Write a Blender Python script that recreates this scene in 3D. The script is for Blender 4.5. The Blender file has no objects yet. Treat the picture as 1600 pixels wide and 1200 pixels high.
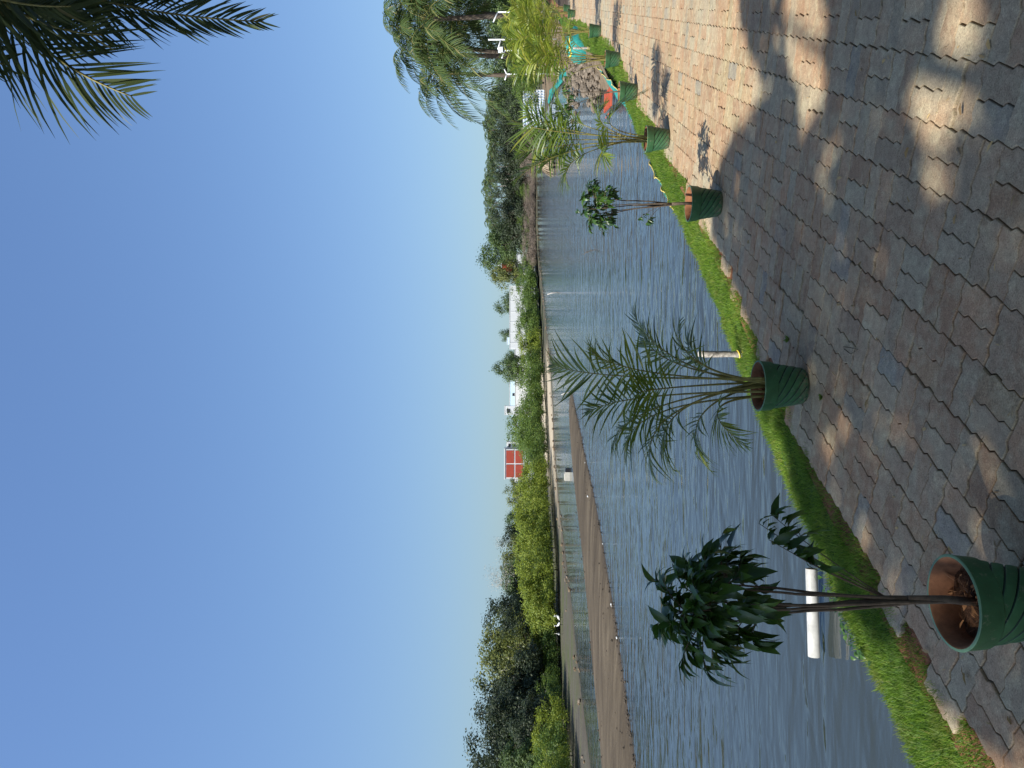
import bpy, math, random
import numpy as np
from mathutils import Vector, Matrix

# ------------------------------------------------------------------ camera, sky, sun, exposure
SC = bpy.context.scene
COL = SC.collection
F_PX = 1155.6                      # focal length in pixels of the 1600 px wide photograph
HZ = 825.0                         # horizon column in the photograph (the photograph lies on its side)
PITCH = math.atan((HZ - 800.0) / F_PX)
CAM_H = 1.6
cp, sp = math.cos(PITCH), math.sin(PITCH)
cam_d = bpy.data.cameras.new('camera')
cam = bpy.data.objects.new('camera', cam_d)
COL.objects.link(cam)
cam_d.sensor_fit = 'HORIZONTAL'
cam_d.sensor_width = 36.0
cam_d.lens = 26.0
cam_d.clip_start = 0.05
cam_d.clip_end = 6000
fw, upv, rt = Vector((0, cp, sp)), Vector((0, -sp, cp)), Vector((1, 0, 0))
m3 = Matrix((-upv, rt, -fw)).transposed()      # rolled a quarter turn, as the photograph is
cam.matrix_world = Matrix.Translation((0, 0, CAM_H)) @ m3.to_4x4()
SC.camera = cam

SUN_EL = math.radians(50)
SUN_TO = (math.cos(math.radians(40)), math.sin(math.radians(40)))   # the way the light travels, on the ground
LIGHT = Vector((SUN_TO[0] * math.cos(SUN_EL), SUN_TO[1] * math.cos(SUN_EL), -math.sin(SUN_EL)))
world = bpy.data.worlds.new('World')
SC.world = world
world.use_nodes = True
wn = world.node_tree
wn.nodes.clear()
wo = wn.nodes.new('ShaderNodeOutputWorld')
wb = wn.nodes.new('ShaderNodeBackground')
ws = wn.nodes.new('ShaderNodeTexSky')
ws.sky_type = 'NISHITA'
ws.sun_disc = False
ws.sun_elevation = SUN_EL
ws.sun_rotation = math.atan2(-LIGHT.x, -LIGHT.y)
ws.altitude = 0
ws.air_density = 1.8
ws.dust_density = 2.0
ws.ozone_density = 1.0
wb.inputs['Strength'].default_value = 0.076
# the sky is read a little above each direction, so that its murky lowest band stays below the horizon, and is white-balanced
wtc = wn.nodes.new('ShaderNodeTexCoord')
wad = wn.nodes.new('ShaderNodeVectorMath'); wad.operation = 'ADD'; wad.inputs[1].default_value = (0, 0, 0.08)
wnz = wn.nodes.new('ShaderNodeVectorMath'); wnz.operation = 'NORMALIZE'
wmx = wn.nodes.new('ShaderNodeMix'); wmx.data_type = 'RGBA'; wmx.blend_type = 'MULTIPLY'; wmx.inputs[0].default_value = 1.0
wmx.inputs[7].default_value = (0.81, 1.03, 1.45, 1.0)
wn.links.new(wtc.outputs['Generated'], wad.inputs[0]); wn.links.new(wad.outputs[0], wnz.inputs[0]); wn.links.new(wnz.outputs[0], ws.inputs[0])
wn.links.new(ws.outputs[0], wmx.inputs[6]); wn.links.new(wmx.outputs[2], wb.inputs[0])
wn.links.new(wb.outputs[0], wo.inputs[0])
sun_d = bpy.data.lights.new('sun', 'SUN')
sun_d.energy = 5.0
sun_d.angle = math.radians(0.53)
sun_d.color = (1.0, 0.975, 0.89)
sun = bpy.data.objects.new('sun', sun_d)
sun.rotation_euler = LIGHT.to_track_quat('-Z', 'Y').to_euler()
sun.location = (-20, -20, 30)
COL.objects.link(sun)
SC.view_settings.view_transform = 'Standard'
SC.view_settings.look = 'None'
SC.view_settings.gamma = 1
SC.view_settings.exposure = 0.6
SC.view_settings.use_curve_mapping = False
SC.cycles.max_bounces = 6
SC.cycles.transparent_max_bounces = 6

# ------------------------------------------------------------------ helpers
rng = np.random.default_rng(7)
random.seed(7)
Z3 = np.array((0, 0, 1.0))

def ray(px, py):
    u, w = (600.0 - py) / F_PX, (800.0 - px) / F_PX
    return np.array((u, cp - w * sp, w * cp + sp))

def G(px, py, z=0.0):
    """the point of the level z that the photograph shows at pixel px, py"""
    r = ray(px, py)
    return np.array((0, 0, CAM_H)) + r * ((z - CAM_H) / r[2])

def D(px, py, d):
    """the point at distance d (along y) that the photograph shows at pixel px, py"""
    r = ray(px, py)
    return np.array((0, 0, CAM_H)) + r * (d / r[1])

def px_of(x, y, z=0.0):
    dz = z - CAM_H
    yc = y * cp + dz * sp
    zc = -y * sp + dz * cp
    yc = np.where(np.abs(yc) < 1e-6, 1e-6, yc)
    return 800 - zc / yc * F_PX, 600 - x / yc * F_PX

class MB:
    """collects quads; build() links them as one mesh object"""
    def __init__(s): s.V, s.F, s.M, s.n = [], [], [], 0
    def add(s, V, F, mi=0):
        V = np.asarray(V, float).reshape(-1, 3); F = np.asarray(F, np.int64).reshape(-1, 4)
        s.V.append(V); s.F.append(F + s.n); s.M.append(np.full(len(F), mi)); s.n += len(V)
        return s
    def mesh(s, name, mats, smooth=False):
        V = np.concatenate(s.V); F = np.concatenate(s.F); M = np.concatenate(s.M)
        me = bpy.data.meshes.new(name)
        me.vertices.add(len(V)); me.vertices.foreach_set('co', V.ravel())
        me.loops.add(F.size); me.loops.foreach_set('vertex_index', F.ravel().astype(np.int32))
        me.polygons.add(len(F)); me.polygons.foreach_set('loop_start', np.arange(0, F.size, 4, dtype=np.int32))
        for m in (mats if isinstance(mats, (list, tuple)) else [mats]): me.materials.append(m)
        me.polygons.foreach_set('material_index', M.astype(np.int32))
        me.polygons.foreach_set('use_smooth', np.full(len(F), bool(smooth)))
        me.update(calc_edges=True); me.validate()
        return me
    def build(s, name, mats, parent=None, smooth=False, loc=(0, 0, 0)):
        return link(name, s.mesh(name, mats, smooth), parent, loc)

def link(name, me, parent=None, loc=(0, 0, 0), rot=None, sc=None):
    o = bpy.data.objects.new(name, me)
    COL.objects.link(o)
    o.location = loc
    if rot is not None: o.rotation_euler = rot
    if sc is not None: o.scale = sc
    if parent is not None: o.parent = parent
    return o

def tag(o, label=None, cat=None, group=None, kind=None):
    for k, v in (('label', label), ('category', cat), ('group', group), ('kind', kind)):
        if v: o[k] = v
    return o

def empty(name, loc, rz=0.0):
    o = link(name, None, None, tuple(loc), (0, 0, rz))
    o.empty_display_size = 0.1
    return o

def norm(a):
    a = np.asarray(a, float)
    return a / np.maximum(np.linalg.norm(a, axis=-1, keepdims=True), 1e-9)

def tube(mb, P, R, seg=8, mi=0, cap=True):
    P = np.asarray(P, float); n = len(P)
    R = np.broadcast_to(np.asarray(R, float), (n,)).copy()
    T = norm(np.gradient(P, axis=0))
    ref = np.array((1, 0, 0.0)) if abs(T[0][2]) > 0.7 else Z3
    A = norm(np.cross(T, ref)); B = np.cross(T, A)
    if cap:
        P = np.vstack([P[:1], P, P[-1:]]); R = np.r_[1e-4, R, 1e-4]
        A = np.vstack([A[:1], A, A[-1:]]); B = np.vstack([B[:1], B, B[-1:]]); n += 2
    a = np.arange(seg) * 2 * math.pi / seg
    V = P[:, None] + R[:, None, None] * (np.cos(a)[None, :, None] * A[:, None] + np.sin(a)[None, :, None] * B[:, None])
    i, j = np.meshgrid(np.arange(n - 1), np.arange(seg), indexing='ij')
    k = (j + 1) % seg
    F = np.stack([i * seg + j, i * seg + k, (i + 1) * seg + k, (i + 1) * seg + j], -1).reshape(-1, 4)
    mb.add(V.reshape(-1, 3), F, mi)
    return mb

def box(mb, c, s, mi=0, rz=0.0):
    c = np.asarray(c, float); h = np.asarray(s, float) / 2
    V = np.array([(x, y, z) for z in (-1, 1) for y in (-1, 1) for x in (-1, 1)], float) * h
    if rz:
        cs, sn = math.cos(rz), math.sin(rz)
        V = V @ np.array(((cs, sn, 0), (-sn, cs, 0), (0, 0, 1)))
    mb.add(V + c, [(0, 2, 3, 1), (4, 5, 7, 6), (0, 1, 5, 4), (2, 6, 7, 3), (0, 4, 6, 2), (1, 3, 7, 5)], mi)
    return mb

def bar(mb, a, b, w, mi=0):
    return tube(mb, np.array([a, b]), np.array([w, w]) * 0.7, 4, mi)

def grid(mb, P, mi=0):
    """P: (n, m, 3) lattice of points"""
    n, m = P.shape[:2]
    i, j = np.meshgrid(np.arange(n - 1), np.arange(m - 1), indexing='ij')
    F = np.stack([i * m + j, (i + 1) * m + j, (i + 1) * m + j + 1, i * m + j + 1], -1).reshape(-1, 4)
    return mb.add(P.reshape(-1, 3), F, mi)

def bez(p0, p1, p2, n):
    t = np.linspace(0, 1, n)[:, None]
    return (1 - t) ** 2 * np.asarray(p0) + 2 * t * (1 - t) * np.asarray(p1) + t * t * np.asarray(p2)

ORD = ['first', 'second', 'third', 'fourth', 'fifth', 'sixth', 'seventh', 'eighth', 'ninth', 'tenth', 'eleventh', 'twelfth', 'thirteenth',
       'fourteenth', 'fifteenth', 'sixteenth', 'seventeenth', 'eighteenth', 'nineteenth', 'twentieth', 'twenty-first', 'twenty-second',
       'twenty-third', 'twenty-fourth', 'twenty-fifth', 'twenty-sixth', 'twenty-seventh', 'twenty-eighth', 'twenty-ninth', 'thirtieth']

# ------------------------------------------------------------------ materials
class NT:
    def __init__(s, name):
        s.m = bpy.data.materials.new(name); s.m.use_nodes = True
        s.t = s.m.node_tree; s.t.nodes.clear()
        s.out = s.n('OutputMaterial')
    def n(s, typ, **kw):
        nd = s.t.nodes.new('ShaderNode' + typ)
        for k, v in kw.items():
            if hasattr(nd, k) and k not in nd.inputs: setattr(nd, k, v)
            else: s.put(nd.inputs[k], v)
        return nd
    def put(s, sock, v):
        if isinstance(v, bpy.types.NodeSocket): s.t.links.new(v, sock)
        elif isinstance(v, (tuple, list)) and len(v) == 3 and sock.type == 'RGBA': sock.default_value = (*v, 1)
        else: sock.default_value = v
    def noise(s, scale, detail=4, rough=0.55, vec=None, dist=0.0):
        nd = s.n('TexNoise'); nd.inputs['Scale'].default_value = scale; nd.inputs['Detail'].default_value = detail
        nd.inputs['Roughness'].default_value = rough; nd.inputs['Distortion'].default_value = dist
        if vec is not None: s.t.links.new(vec, nd.inputs['Vector'])
        return nd.outputs['Fac']
    def pos(s, sc=(1, 1, 1), rot=(0, 0, 0)):
        g = s.n('NewGeometry'); mp = s.n('Mapping')
        s.t.links.new(g.outputs['Position'], mp.inputs['Vector'])
        mp.inputs['Scale'].default_value = sc; mp.inputs['Rotation'].default_value = rot
        return mp.outputs[0]
    def ramp(s, fac, stops, interp='LINEAR'):
        r = s.n('ValToRGB'); e = r.color_ramp.elements; r.color_ramp.interpolation = interp
        while len(e) < len(stops): e.new(0.5)
        for el, (p, c) in zip(e, stops):
            el.position = p; el.color = (*c, 1) if len(c) == 3 else c
        s.t.links.new(fac, r.inputs[0])
        return r.outputs[0]
    def rng(s, fac, a, b, c=0.0, d=1.0):
        r = s.n('MapRange'); s.t.links.new(fac, r.inputs[0])
        for i, v in enumerate((a, b, c, d)): r.inputs[i + 1].default_value = v
        return r.outputs[0]
    def mix(s, f, a, b, blend='MIX'):
        m = s.n('Mix'); m.data_type = 'RGBA'; m.blend_type = blend
        s.put(m.inputs[0], f); s.put(m.inputs[6], a); s.put(m.inputs[7], b)
        return m.outputs[2]
    def math(s, op, a, b=0.0):
        m = s.n('Math'); m.operation = op; s.put(m.inputs[0], a); s.put(m.inputs[1], b)
        return m.outputs[0]
    def bump(s, h, strength, dist):
        b = s.n('Bump'); s.t.links.new(h, b.inputs['Height'])
        b.inputs['Strength'].default_value = strength; b.inputs['Distance'].default_value = dist
        return b.outputs[0]
    def bsdf(s, col, rough=0.8, normal=None, spec=0.4, link=True, **kw):
        b = s.n('BsdfPrincipled'); s.put(b.inputs['Base Color'], col); s.put(b.inputs['Roughness'], rough)
        b.inputs['Specular IOR Level'].default_value = spec
        if normal is not None: s.t.links.new(normal, b.inputs['Normal'])
        for k, v in kw.items(): s.put(b.inputs[k], v)
        if link: s.t.links.new(b.outputs[0], s.out.inputs[0])
        return b.outputs[0]

def m_simple(name, col, rough=0.8, var=0.25, scale=8.0, spec=0.3, bump=0.0, bdist=0.004):
    t = NT(name)
    f = t.noise(scale, 5, 0.6, t.pos())
    lo = tuple(c * (1 - var) for c in col); hi = tuple(min(1, c * (1 + var)) for c in col)
    c = t.ramp(f, [(0.3, lo), (0.7, hi)])
    nb = t.bump(t.noise(scale * 5, 4, 0.6, t.pos()), bump, bdist) if bump else None
    t.bsdf(c, rough, nb, spec)
    return t.m

def m_leaf(name, c1, c2, rough=0.5, trans=0.3, per_object=False, spec=0.4, c3=None, tcol=None, patch=None):
    t = NT(name)
    r = t.n('ObjectInfo').outputs['Random'] if per_object else t.n('NewGeometry').outputs['Random Per Island']
    stops = [(0.0, c1), (0.7, c2)]
    if c3: stops = [(0.0, c1), (0.55, c2), (0.93, c2), (1.0, c3)]
    c = t.ramp(r, stops)
    if patch:
        pf = t.rng(t.noise(5.0, 5, 0.65, t.pos(), 0.5), 0.5, 0.68, 0.0, 0.75)
        c = t.mix(pf, c, patch)
        c = t.mix(1.0, c, t.ramp(t.noise(2.2, 4, 0.6, t.pos((1, 1, 1), (0, 0, 1.3))), [(0.32, (0.6, 0.7, 0.6)), (0.65, (1.2, 1.15, 1.1))]), 'MULTIPLY')
    b = t.bsdf(c, rough, None, spec, link=False)
    tr = t.n('BsdfTranslucent')
    t.put(tr.inputs[0], t.mix(0.6, c, tcol or tuple(min(1, x * 1.7) for x in c2)))
    mx = t.n('MixShader'); mx.inputs[0].default_value = trans
    t.t.links.new(b, mx.inputs[1]); t.t.links.new(tr.outputs[0], mx.inputs[2]); t.t.links.new(mx.outputs[0], t.out.inputs[0])
    return t.m

def m_paver(name, island):
    t = NT(name)
    if island: r = t.n('NewGeometry').outputs['Random Per Island']
    else: r = t.n('ObjectInfo').outputs['Random']
    p = t.pos()
    big = t.noise(0.55, 3, 0.55, p, 0.6)
    sh = t.math('ADD', t.math('MULTIPLY', big, 1.5), t.math('MULTIPLY', r, 0.42))
    sh = t.math('SUBTRACT', sh, 0.31)
    base = t.ramp(sh, [(0.05, (0.285, 0.255, 0.185)), (0.3, (0.325, 0.275, 0.19)), (0.5, (0.345, 0.27, 0.178)), (0.66, (0.345, 0.235, 0.145)), (0.82, (0.335, 0.205, 0.118)), (1.0, (0.36, 0.27, 0.155))])
    r2 = t.math('FRACT', t.math('MULTIPLY', r, 17.3))
    base = t.mix(t.rng(r2, 0.92, 0.96, 0, 0.7), base, (0.215, 0.215, 0.185))
    base = t.mix(1.0, base, t.ramp(t.math('FRACT', t.math('MULTIPLY', r, 41.7)), [(0, (0.85, 0.85, 0.85)), (1, (1.12, 1.11, 1.09))]), 'MULTIPLY')
    dust = t.noise(9.0, 6, 0.65, p, 0.4)
    base = t.mix(t.rng(dust, 0.45, 0.72, 0.0, 0.65), base, (0.46, 0.40, 0.255))
    stain = t.noise(3.2, 5, 0.6, t.pos((1, 1, 1), (0, 0, 1)), 0.8)
    base = t.mix(t.rng(stain, 0.56, 0.72, 0.0, 0.4), base, (0.36, 0.19, 0.10))
    sp_ = t.noise(170, 4, 0.65, p)
    base = t.mix(1.0, base, t.ramp(sp_, [(0.33, (0.58, 0.58, 0.58)), (0.47, (0.97, 0.97, 0.97)), (0.55, (1.0, 1.0, 1.0)), (0.68, (1.4, 1.4, 1.4))]), 'MULTIPLY')
    vor = t.n('TexVoronoi'); vor.inputs['Scale'].default_value = 26; t.t.links.new(p, vor.inputs['Vector'])
    base = t.mix(t.rng(vor.outputs['Distance'], 0.05, 0.09, 0.55, 0.0), base, (0.07, 0.05, 0.04))
    mott = t.noise(28, 5, 0.7, p, 0.3)
    base = t.mix(1.0, base, t.ramp(mott, [(0.3, (0.78, 0.77, 0.75)), (0.7, (1.2, 1.2, 1.2))]), 'MULTIPLY')
    h = t.math('ADD', t.math('MULTIPLY', sp_, 0.5), t.noise(60, 5, 0.7, p))
    t.bsdf(base, 0.86, t.bump(h, 0.5, 0.003), 0.25)
    return t.m

M = {}
M['paver'] = m_paver('paver_concrete', False)
M['paver_far'] = m_paver('paver_concrete_mass', True)

def m_bedding():
    t = NT('joint_sand'); p = t.pos()
    c = t.ramp(t.noise(3.0, 4, 0.6, p), [(0.4, (0.035, 0.027, 0.02)), (0.62, (0.08, 0.058, 0.042)), (0.8, (0.24, 0.19, 0.14))])
    t.bsdf(c, 0.95, t.bump(t.noise(90, 4, 0.6, p), 0.6, 0.01), 0.1)
    return t.m
M['bedding'] = m_bedding()
M['red_soil'] = m_simple('red_soil', (0.20, 0.095, 0.05), 0.95, 0.4, 9, 0.1, 0.9, 0.02)
M['bank'] = m_simple('bank_soil', (0.17, 0.125, 0.08), 0.95, 0.4, 3, 0.1, 0.9, 0.05)

def m_shore():
    t = NT('shore_soil'); p = t.pos()
    z = t.n('SeparateXYZ'); t.t.links.new(p, z.inputs[0])
    n1 = t.noise(1.0, 6, 0.65, t.pos((0.35, 1.1, 1), (0, 0, 0.5)), 0.5)
    mud = t.ramp(n1, [(0.3, (0.055, 0.05, 0.04)), (0.46, (0.085, 0.075, 0.058)), (0.56, (0.06, 0.07, 0.025)), (0.68, (0.10, 0.09, 0.068)), (0.8, (0.05, 0.065, 0.02))])
    sand = t.ramp(n1, [(0.3, (0.30, 0.24, 0.165)), (0.6, (0.42, 0.35, 0.25))])
    xx = t.math('ADD', z.outputs['X'], t.math('MULTIPLY', n1, 3.0))
    c = t.mix(t.math('MULTIPLY', t.rng(xx, -8.5, -6.0), t.rng(xx, 3.0, 6.5, 1.0, 0.0)), mud, sand)
    wet = t.rng(z.outputs['Z'], -0.50, -0.44, 1.0, 0.0)
    c = t.mix(wet, c, (0.07, 0.058, 0.042))
    t.bsdf(c, 0.9, t.bump(t.noise(4, 5, 0.65, p), 0.7, 0.08), 0.15)
    return t.m
M['shore'] = m_shore()

def m_sand():
    t = NT('sandbar_sand'); p = t.pos()
    ps = t.pos((0.25, 1.2, 1), (0, 0, 0.45))
    c = t.ramp(t.noise(1.3, 7, 0.68, ps, 0.4), [(0.34, (0.046, 0.033, 0.019)), (0.5, (0.072, 0.053, 0.032)), (0.62, (0.105, 0.08, 0.05)), (0.74, (0.155, 0.12, 0.08))])
    z = t.n('SeparateXYZ'); t.t.links.new(p, z.inputs[0])
    wet = t.rng(z.outputs['Z'], -0.50, -0.455, 1.0, 0.0)
    c = t.mix(wet, c, (0.045, 0.034, 0.024))
    t.bsdf(c, 0.9, t.bump(t.noise(6, 5, 0.6, p), 0.6, 0.05), 0.2)
    return t.m
M['sand'] = m_sand()

def m_water():
    t = NT('lake_water')
    a = t.noise(1.0, 1.6, 0.45, t.pos((1.9, 5.0, 1), (0, 0, 0.07)), 0.8)
    b = t.noise(1.0, 2.5, 0.5, t.pos((0.6, 1.45, 1), (0, 0, -0.05)), 0.9)
    c = t.noise(1.0, 3, 0.6, t.pos((4.0, 17.0, 1), (0, 0, 0.12)), 0.3)
    calm = t.rng(t.noise(0.05, 2, 0.5, t.pos((1.0, 1.6, 1))), 0.35, 0.62, 0.6, 1.0)
    h = t.math('ADD', t.math('MULTIPLY', a, 0.046), t.math('MULTIPLY', b, 0.105))
    h = t.math('ADD', h, t.math('MULTIPLY', c, 0.006))
    h = t.math('MULTIPLY', h, calm)
    nb = t.bump(h, 1.0, 0.55)
    t.bsdf((0.030, 0.037, 0.036), 0.05, nb, 0.5, IOR=1.33)
    return t.m
M['water'] = m_water()
M['lake_bed'] = m_simple('lake_bed', (0.12, 0.10, 0.07), 0.9)

M['grass'] = m_leaf('grass_blade', (0.028, 0.075, 0.008), (0.165, 0.265, 0.024), 0.6, 0.45, c3=(0.34, 0.30, 0.09), patch=(0.17, 0.175, 0.04))
M['grass_base'] = m_simple('turf_base', (0.05, 0.095, 0.015), 0.95, 0.4, 14, 0.1, 0.8, 0.02)
M['ficus_leaf'] = m_leaf('ficus_leaf', (0.016, 0.045, 0.010), (0.045, 0.10, 0.014), 0.36, 0.22, True, 0.4, c3=(0.16, 0.24, 0.03))
M['ficus_leaf_mass'] = m_leaf('ficus_leaf_small', (0.016, 0.045, 0.010), (0.05, 0.11, 0.016), 0.36, 0.22, False, 0.4)
M['palm_leaflet'] = m_leaf('areca_leaflet', (0.045, 0.082, 0.010), (0.15, 0.18, 0.018), 0.38, 0.32, True, 0.5, c3=(0.33, 0.32, 0.05))
M['palm_leaf'] = m_leaf('areca_leaf_mass', (0.035, 0.085, 0.013), (0.125, 0.18, 0.022), 0.4, 0.35, False, 0.5, c3=(0.40, 0.36, 0.06))
M['palm_leaf_dark'] = m_leaf('areca_leaf_deep', (0.042, 0.085, 0.012), (0.13, 0.18, 0.020), 0.38, 0.32, False, 0.5, c3=(0.33, 0.32, 0.05))
M['palm_yellow'] = m_leaf('areca_leaf_yellow', (0.06, 0.12, 0.014), (0.22, 0.26, 0.028), 0.42, 0.35, False, 0.4, c3=(0.42, 0.36, 0.06))
M['coco_leaf'] = m_leaf('coconut_leaf', (0.022, 0.045, 0.013), (0.062, 0.09, 0.022), 0.6, 0.2, False, 0.15, c3=(0.24, 0.2, 0.08))
M['coco_shade'] = m_leaf('coconut_leaf_shaded', (0.022, 0.04, 0.014), (0.055, 0.075, 0.024), 0.45, 0.15, False, 0.35, c3=(0.26, 0.22, 0.10))  # leaf green darkened to put the backlit silhouette into the colour
M['canopy_leaf'] = m_leaf('canopy_leaf', (0.06, 0.075, 0.015), (0.13, 0.14, 0.02), 0.5, 0.55, False, 0.3, tcol=(0.60, 0.44, 0.03))
M['far_palm_leaf'] = m_leaf('far_coconut_leaf', (0.024, 0.05, 0.016), (0.062, 0.092, 0.03), 0.6, 0.2, False, 0.2)
M['stem_green'] = m_simple('palm_stem', (0.20, 0.17, 0.045), 0.5, 0.35, 25, 0.4)
M['bark'] = m_simple('ficus_bark', (0.115, 0.085, 0.06), 0.9, 0.35, 40, 0.2, 0.6, 0.003)
M['trunk'] = m_simple('tree_bark', (0.14, 0.11, 0.085), 0.95, 0.35, 4, 0.2, 0.8, 0.04)
M['pale_bark'] = m_simple('dead_wood', (0.46, 0.42, 0.37), 0.9, 0.2, 5)
M['shrub_bright'] = m_leaf('thorn_leaf_bright', (0.075, 0.125, 0.014), (0.235, 0.275, 0.03), 0.6, 0.35)
M['shrub_green'] = m_leaf('thorn_leaf_green', (0.045, 0.095, 0.016), (0.125, 0.18, 0.028), 0.6, 0.35)
M['tree_dark'] = m_leaf('tree_leaf_dark', (0.016, 0.026, 0.012), (0.042, 0.058, 0.022), 0.6, 0.25)
M['tree_mid'] = m_leaf('tree_leaf_mid', (0.035, 0.07, 0.018), (0.085, 0.125, 0.03), 0.55, 0.25)
M['tree_olive'] = m_leaf('tree_leaf_olive', (0.06, 0.085, 0.018), (0.15, 0.16, 0.03), 0.55, 0.25)
M['dry_leaf'] = m_leaf('dry_twig', (0.10, 0.075, 0.055), (0.20, 0.155, 0.115), 0.9, 0.1)
M['dry_pale'] = m_leaf('dry_twig_pale', (0.26, 0.23, 0.18), (0.42, 0.37, 0.29), 0.9, 0.1)
M['thatch'] = m_leaf('dry_frond', (0.20, 0.15, 0.095), (0.42, 0.33, 0.22), 0.8, 0.2)
M['white_wall'] = m_simple('white_plaster', (0.60, 0.60, 0.585), 0.8, 0.05, 0.8)
M['blue_wall'] = m_simple('pale_blue_plaster', (0.58, 0.72, 0.78), 0.8, 0.05, 0.8)
M['red_panel'] = m_simple('brick_red_panel', (0.31, 0.05, 0.028), 0.7, 0.1, 1.5)
M['dark_window'] = m_simple('dark_opening', (0.03, 0.032, 0.035), 0.4, 0.1)
M['white_paint'] = m_simple('white_paint', (0.80, 0.80, 0.78), 0.5, 0.06, 6)
M['pipe'] = m_simple('white_pvc', (0.40, 0.39, 0.365), 0.45, 0.2, 14)
M['teal'] = m_simple('teal_net', (0.025, 0.24, 0.21), 0.75, 0.3, 14, 0.3, 0.8, 0.02)
M['rope'] = m_simple('yellow_rope', (0.62, 0.47, 0.13), 0.8, 0.2, 30)
M['orange_plastic'] = m_simple('orange_red_plastic', (0.42, 0.075, 0.035), 0.6, 0.2, 9)
M['stone'] = m_simple('rubble_stone', (0.17, 0.135, 0.10), 0.9, 0.4, 3, 0.2, 0.7, 0.04)
M['dark_clod'] = m_simple('dark_clod', (0.07, 0.055, 0.04), 0.95, 0.4, 9)
M['post'] = m_simple('weathered_post', (0.34, 0.30, 0.26), 0.9, 0.6, 45, 0.2, 0.8, 0.006)
M['tie'] = m_simple('yellow_tie', (0.70, 0.52, 0.07), 0.6, 0.15)
M['soil'] = m_simple('pot_soil', (0.10, 0.05, 0.028), 0.95, 0.5, 45, 0.1, 1.0, 0.012)
M['clay'] = m_simple('bare_clay', (0.21, 0.09, 0.042), 0.85, 0.35, 18, 0.2, 0.4, 0.003)
M['coir'] = m_leaf('coir_husk', (0.16, 0.07, 0.03), (0.34, 0.16, 0.06), 0.9, 0.1)
M['debris'] = m_leaf('dry_leaf_litter', (0.20, 0.12, 0.05), (0.42, 0.30, 0.14), 0.8, 0.2)
M['beige'] = m_simple('beige_foam', (0.50, 0.46, 0.38), 0.8, 0.1)
M['black'] = m_simple('black_plastic', (0.015, 0.015, 0.017), 0.5, 0.1)
M['bird'] = m_simple('white_feather', (0.82, 0.81, 0.78), 0.8, 0.04)
M['net_sheet'] = m_simple('pale_blue_net', (0.50, 0.62, 0.76), 0.6, 0.12, 1.2)

def m_pot(name, col, rough):
    t = NT(name); p = t.pos()
    f = t.noise(16, 6, 0.65, p, 0.3)
    c = t.ramp(f, [(0.3, tuple(x * 0.7 for x in col)), (0.6, col), (0.8, tuple(min(1, x * 1.35 + 0.01) for x in col))])
    c = t.mix(t.rng(t.noise(30, 5, 0.75, p), 0.58, 0.72, 0.0, 0.7), c, (0.22, 0.22, 0.15))
    z = t.n('SeparateXYZ'); t.t.links.new(p, z.inputs[0])
    splash = t.math('MULTIPLY', t.rng(z.outputs['Z'], 0.0, 0.09, 1.0, 0.0), t.rng(t.noise(45, 4, 0.7, p), 0.42, 0.6))
    c = t.mix(t.math('MULTIPLY', splash, 0.75), c, (0.20, 0.14, 0.09))
    t.bsdf(c, t.rng(f, 0.3, 0.7, rough, rough + 0.2), t.bump(t.noise(70, 4, 0.6, p), 0.3, 0.002), 0.4)
    return t.m
M['pot'] = m_pot('pot_green_paint', (0.038, 0.118, 0.048), 0.42)
M['pot_rim'] = m_pot('pot_rim_paint', (0.13, 0.24, 0.13), 0.5)
M['pot_groove'] = m_pot('pot_groove_dark', (0.006, 0.026, 0.016), 0.6)  # much darker green inside the spiral grooves

# ------------------------------------------------------------------ shorelines
border = [G(*p)[:2] for p in ((1500, 1150), (1440, 1060), (1395, 960), (1345, 870), (1300, 790), (1255, 690), (1210, 600), (1170, 520),
                             (1140, 440), (1100, 350), (1045, 243), (1003, 172), (960, 75))]
b0, b1 = border[0], border[-1]
border = [b0 + np.array((-math.sin(a), -math.cos(a))) * r for r, a in ((14, 0.5), (5, 0.46), (2, 0.43))] + border
border += [np.array((11.0, 22.5)), np.array((14.2, 29.0)), np.array((18.5, 37.0)), np.array((30.0, 58.0)), np.array((70.0, 130.0))]
BD = np.array(border)
# even resampling and smoothing
seg = np.r_[0, np.cumsum(np.linalg.norm(np.diff(BD, axis=0), axis=1))]
sq = np.arange(0, seg[-1], 0.15)
BL = np.stack([np.interp(sq, seg, BD[:, k]) for k in (0, 1)], 1)
kern = np.ones(7) / 7
for _ in range(2):
    BL[3:-3] = np.stack([np.convolve(BL[:, k], kern, 'valid') for k in (0, 1)], 1)
BT = norm(np.gradient(BL, axis=0))
BN = np.stack([-BT[:, 1], BT[:, 0]], 1)          # towards the water

def bdist(x, y):
    """signed distance to the paving's edge, positive on the land side"""
    P = np.stack([np.ravel(x), np.ravel(y)], 1)
    out = np.empty(len(P))
    for i in range(0, len(P), 2000):
        q = P[i:i + 2000]
        d2 = ((q[:, None] - BL[None]) ** 2).sum(-1)
        k = d2.argmin(1)
        s = -((q - BL[k]) * BN[k]).sum(1)
        out[i:i + 2000] = np.sign(s) * np.sqrt(d2[np.arange(len(q)), k])
    return out

WATER_Z = -0.5
SHORE = np.array([(15.5, 38), (24, 62), (36, 100), (45, 135), (50, 172), (36, 165), (22, 135), (14, 108), (7.5, 87), (3.4, 75), (0, 65.6), (-5.1, 59), (-8.6, 49.5),
                  (-9.8, 40.4), (-11.1, 35.7), (-11.8, 30.3), (-13, 25), (-16, 18), (-24, 4), (-38, -25), (-60, -80)], float)

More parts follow.
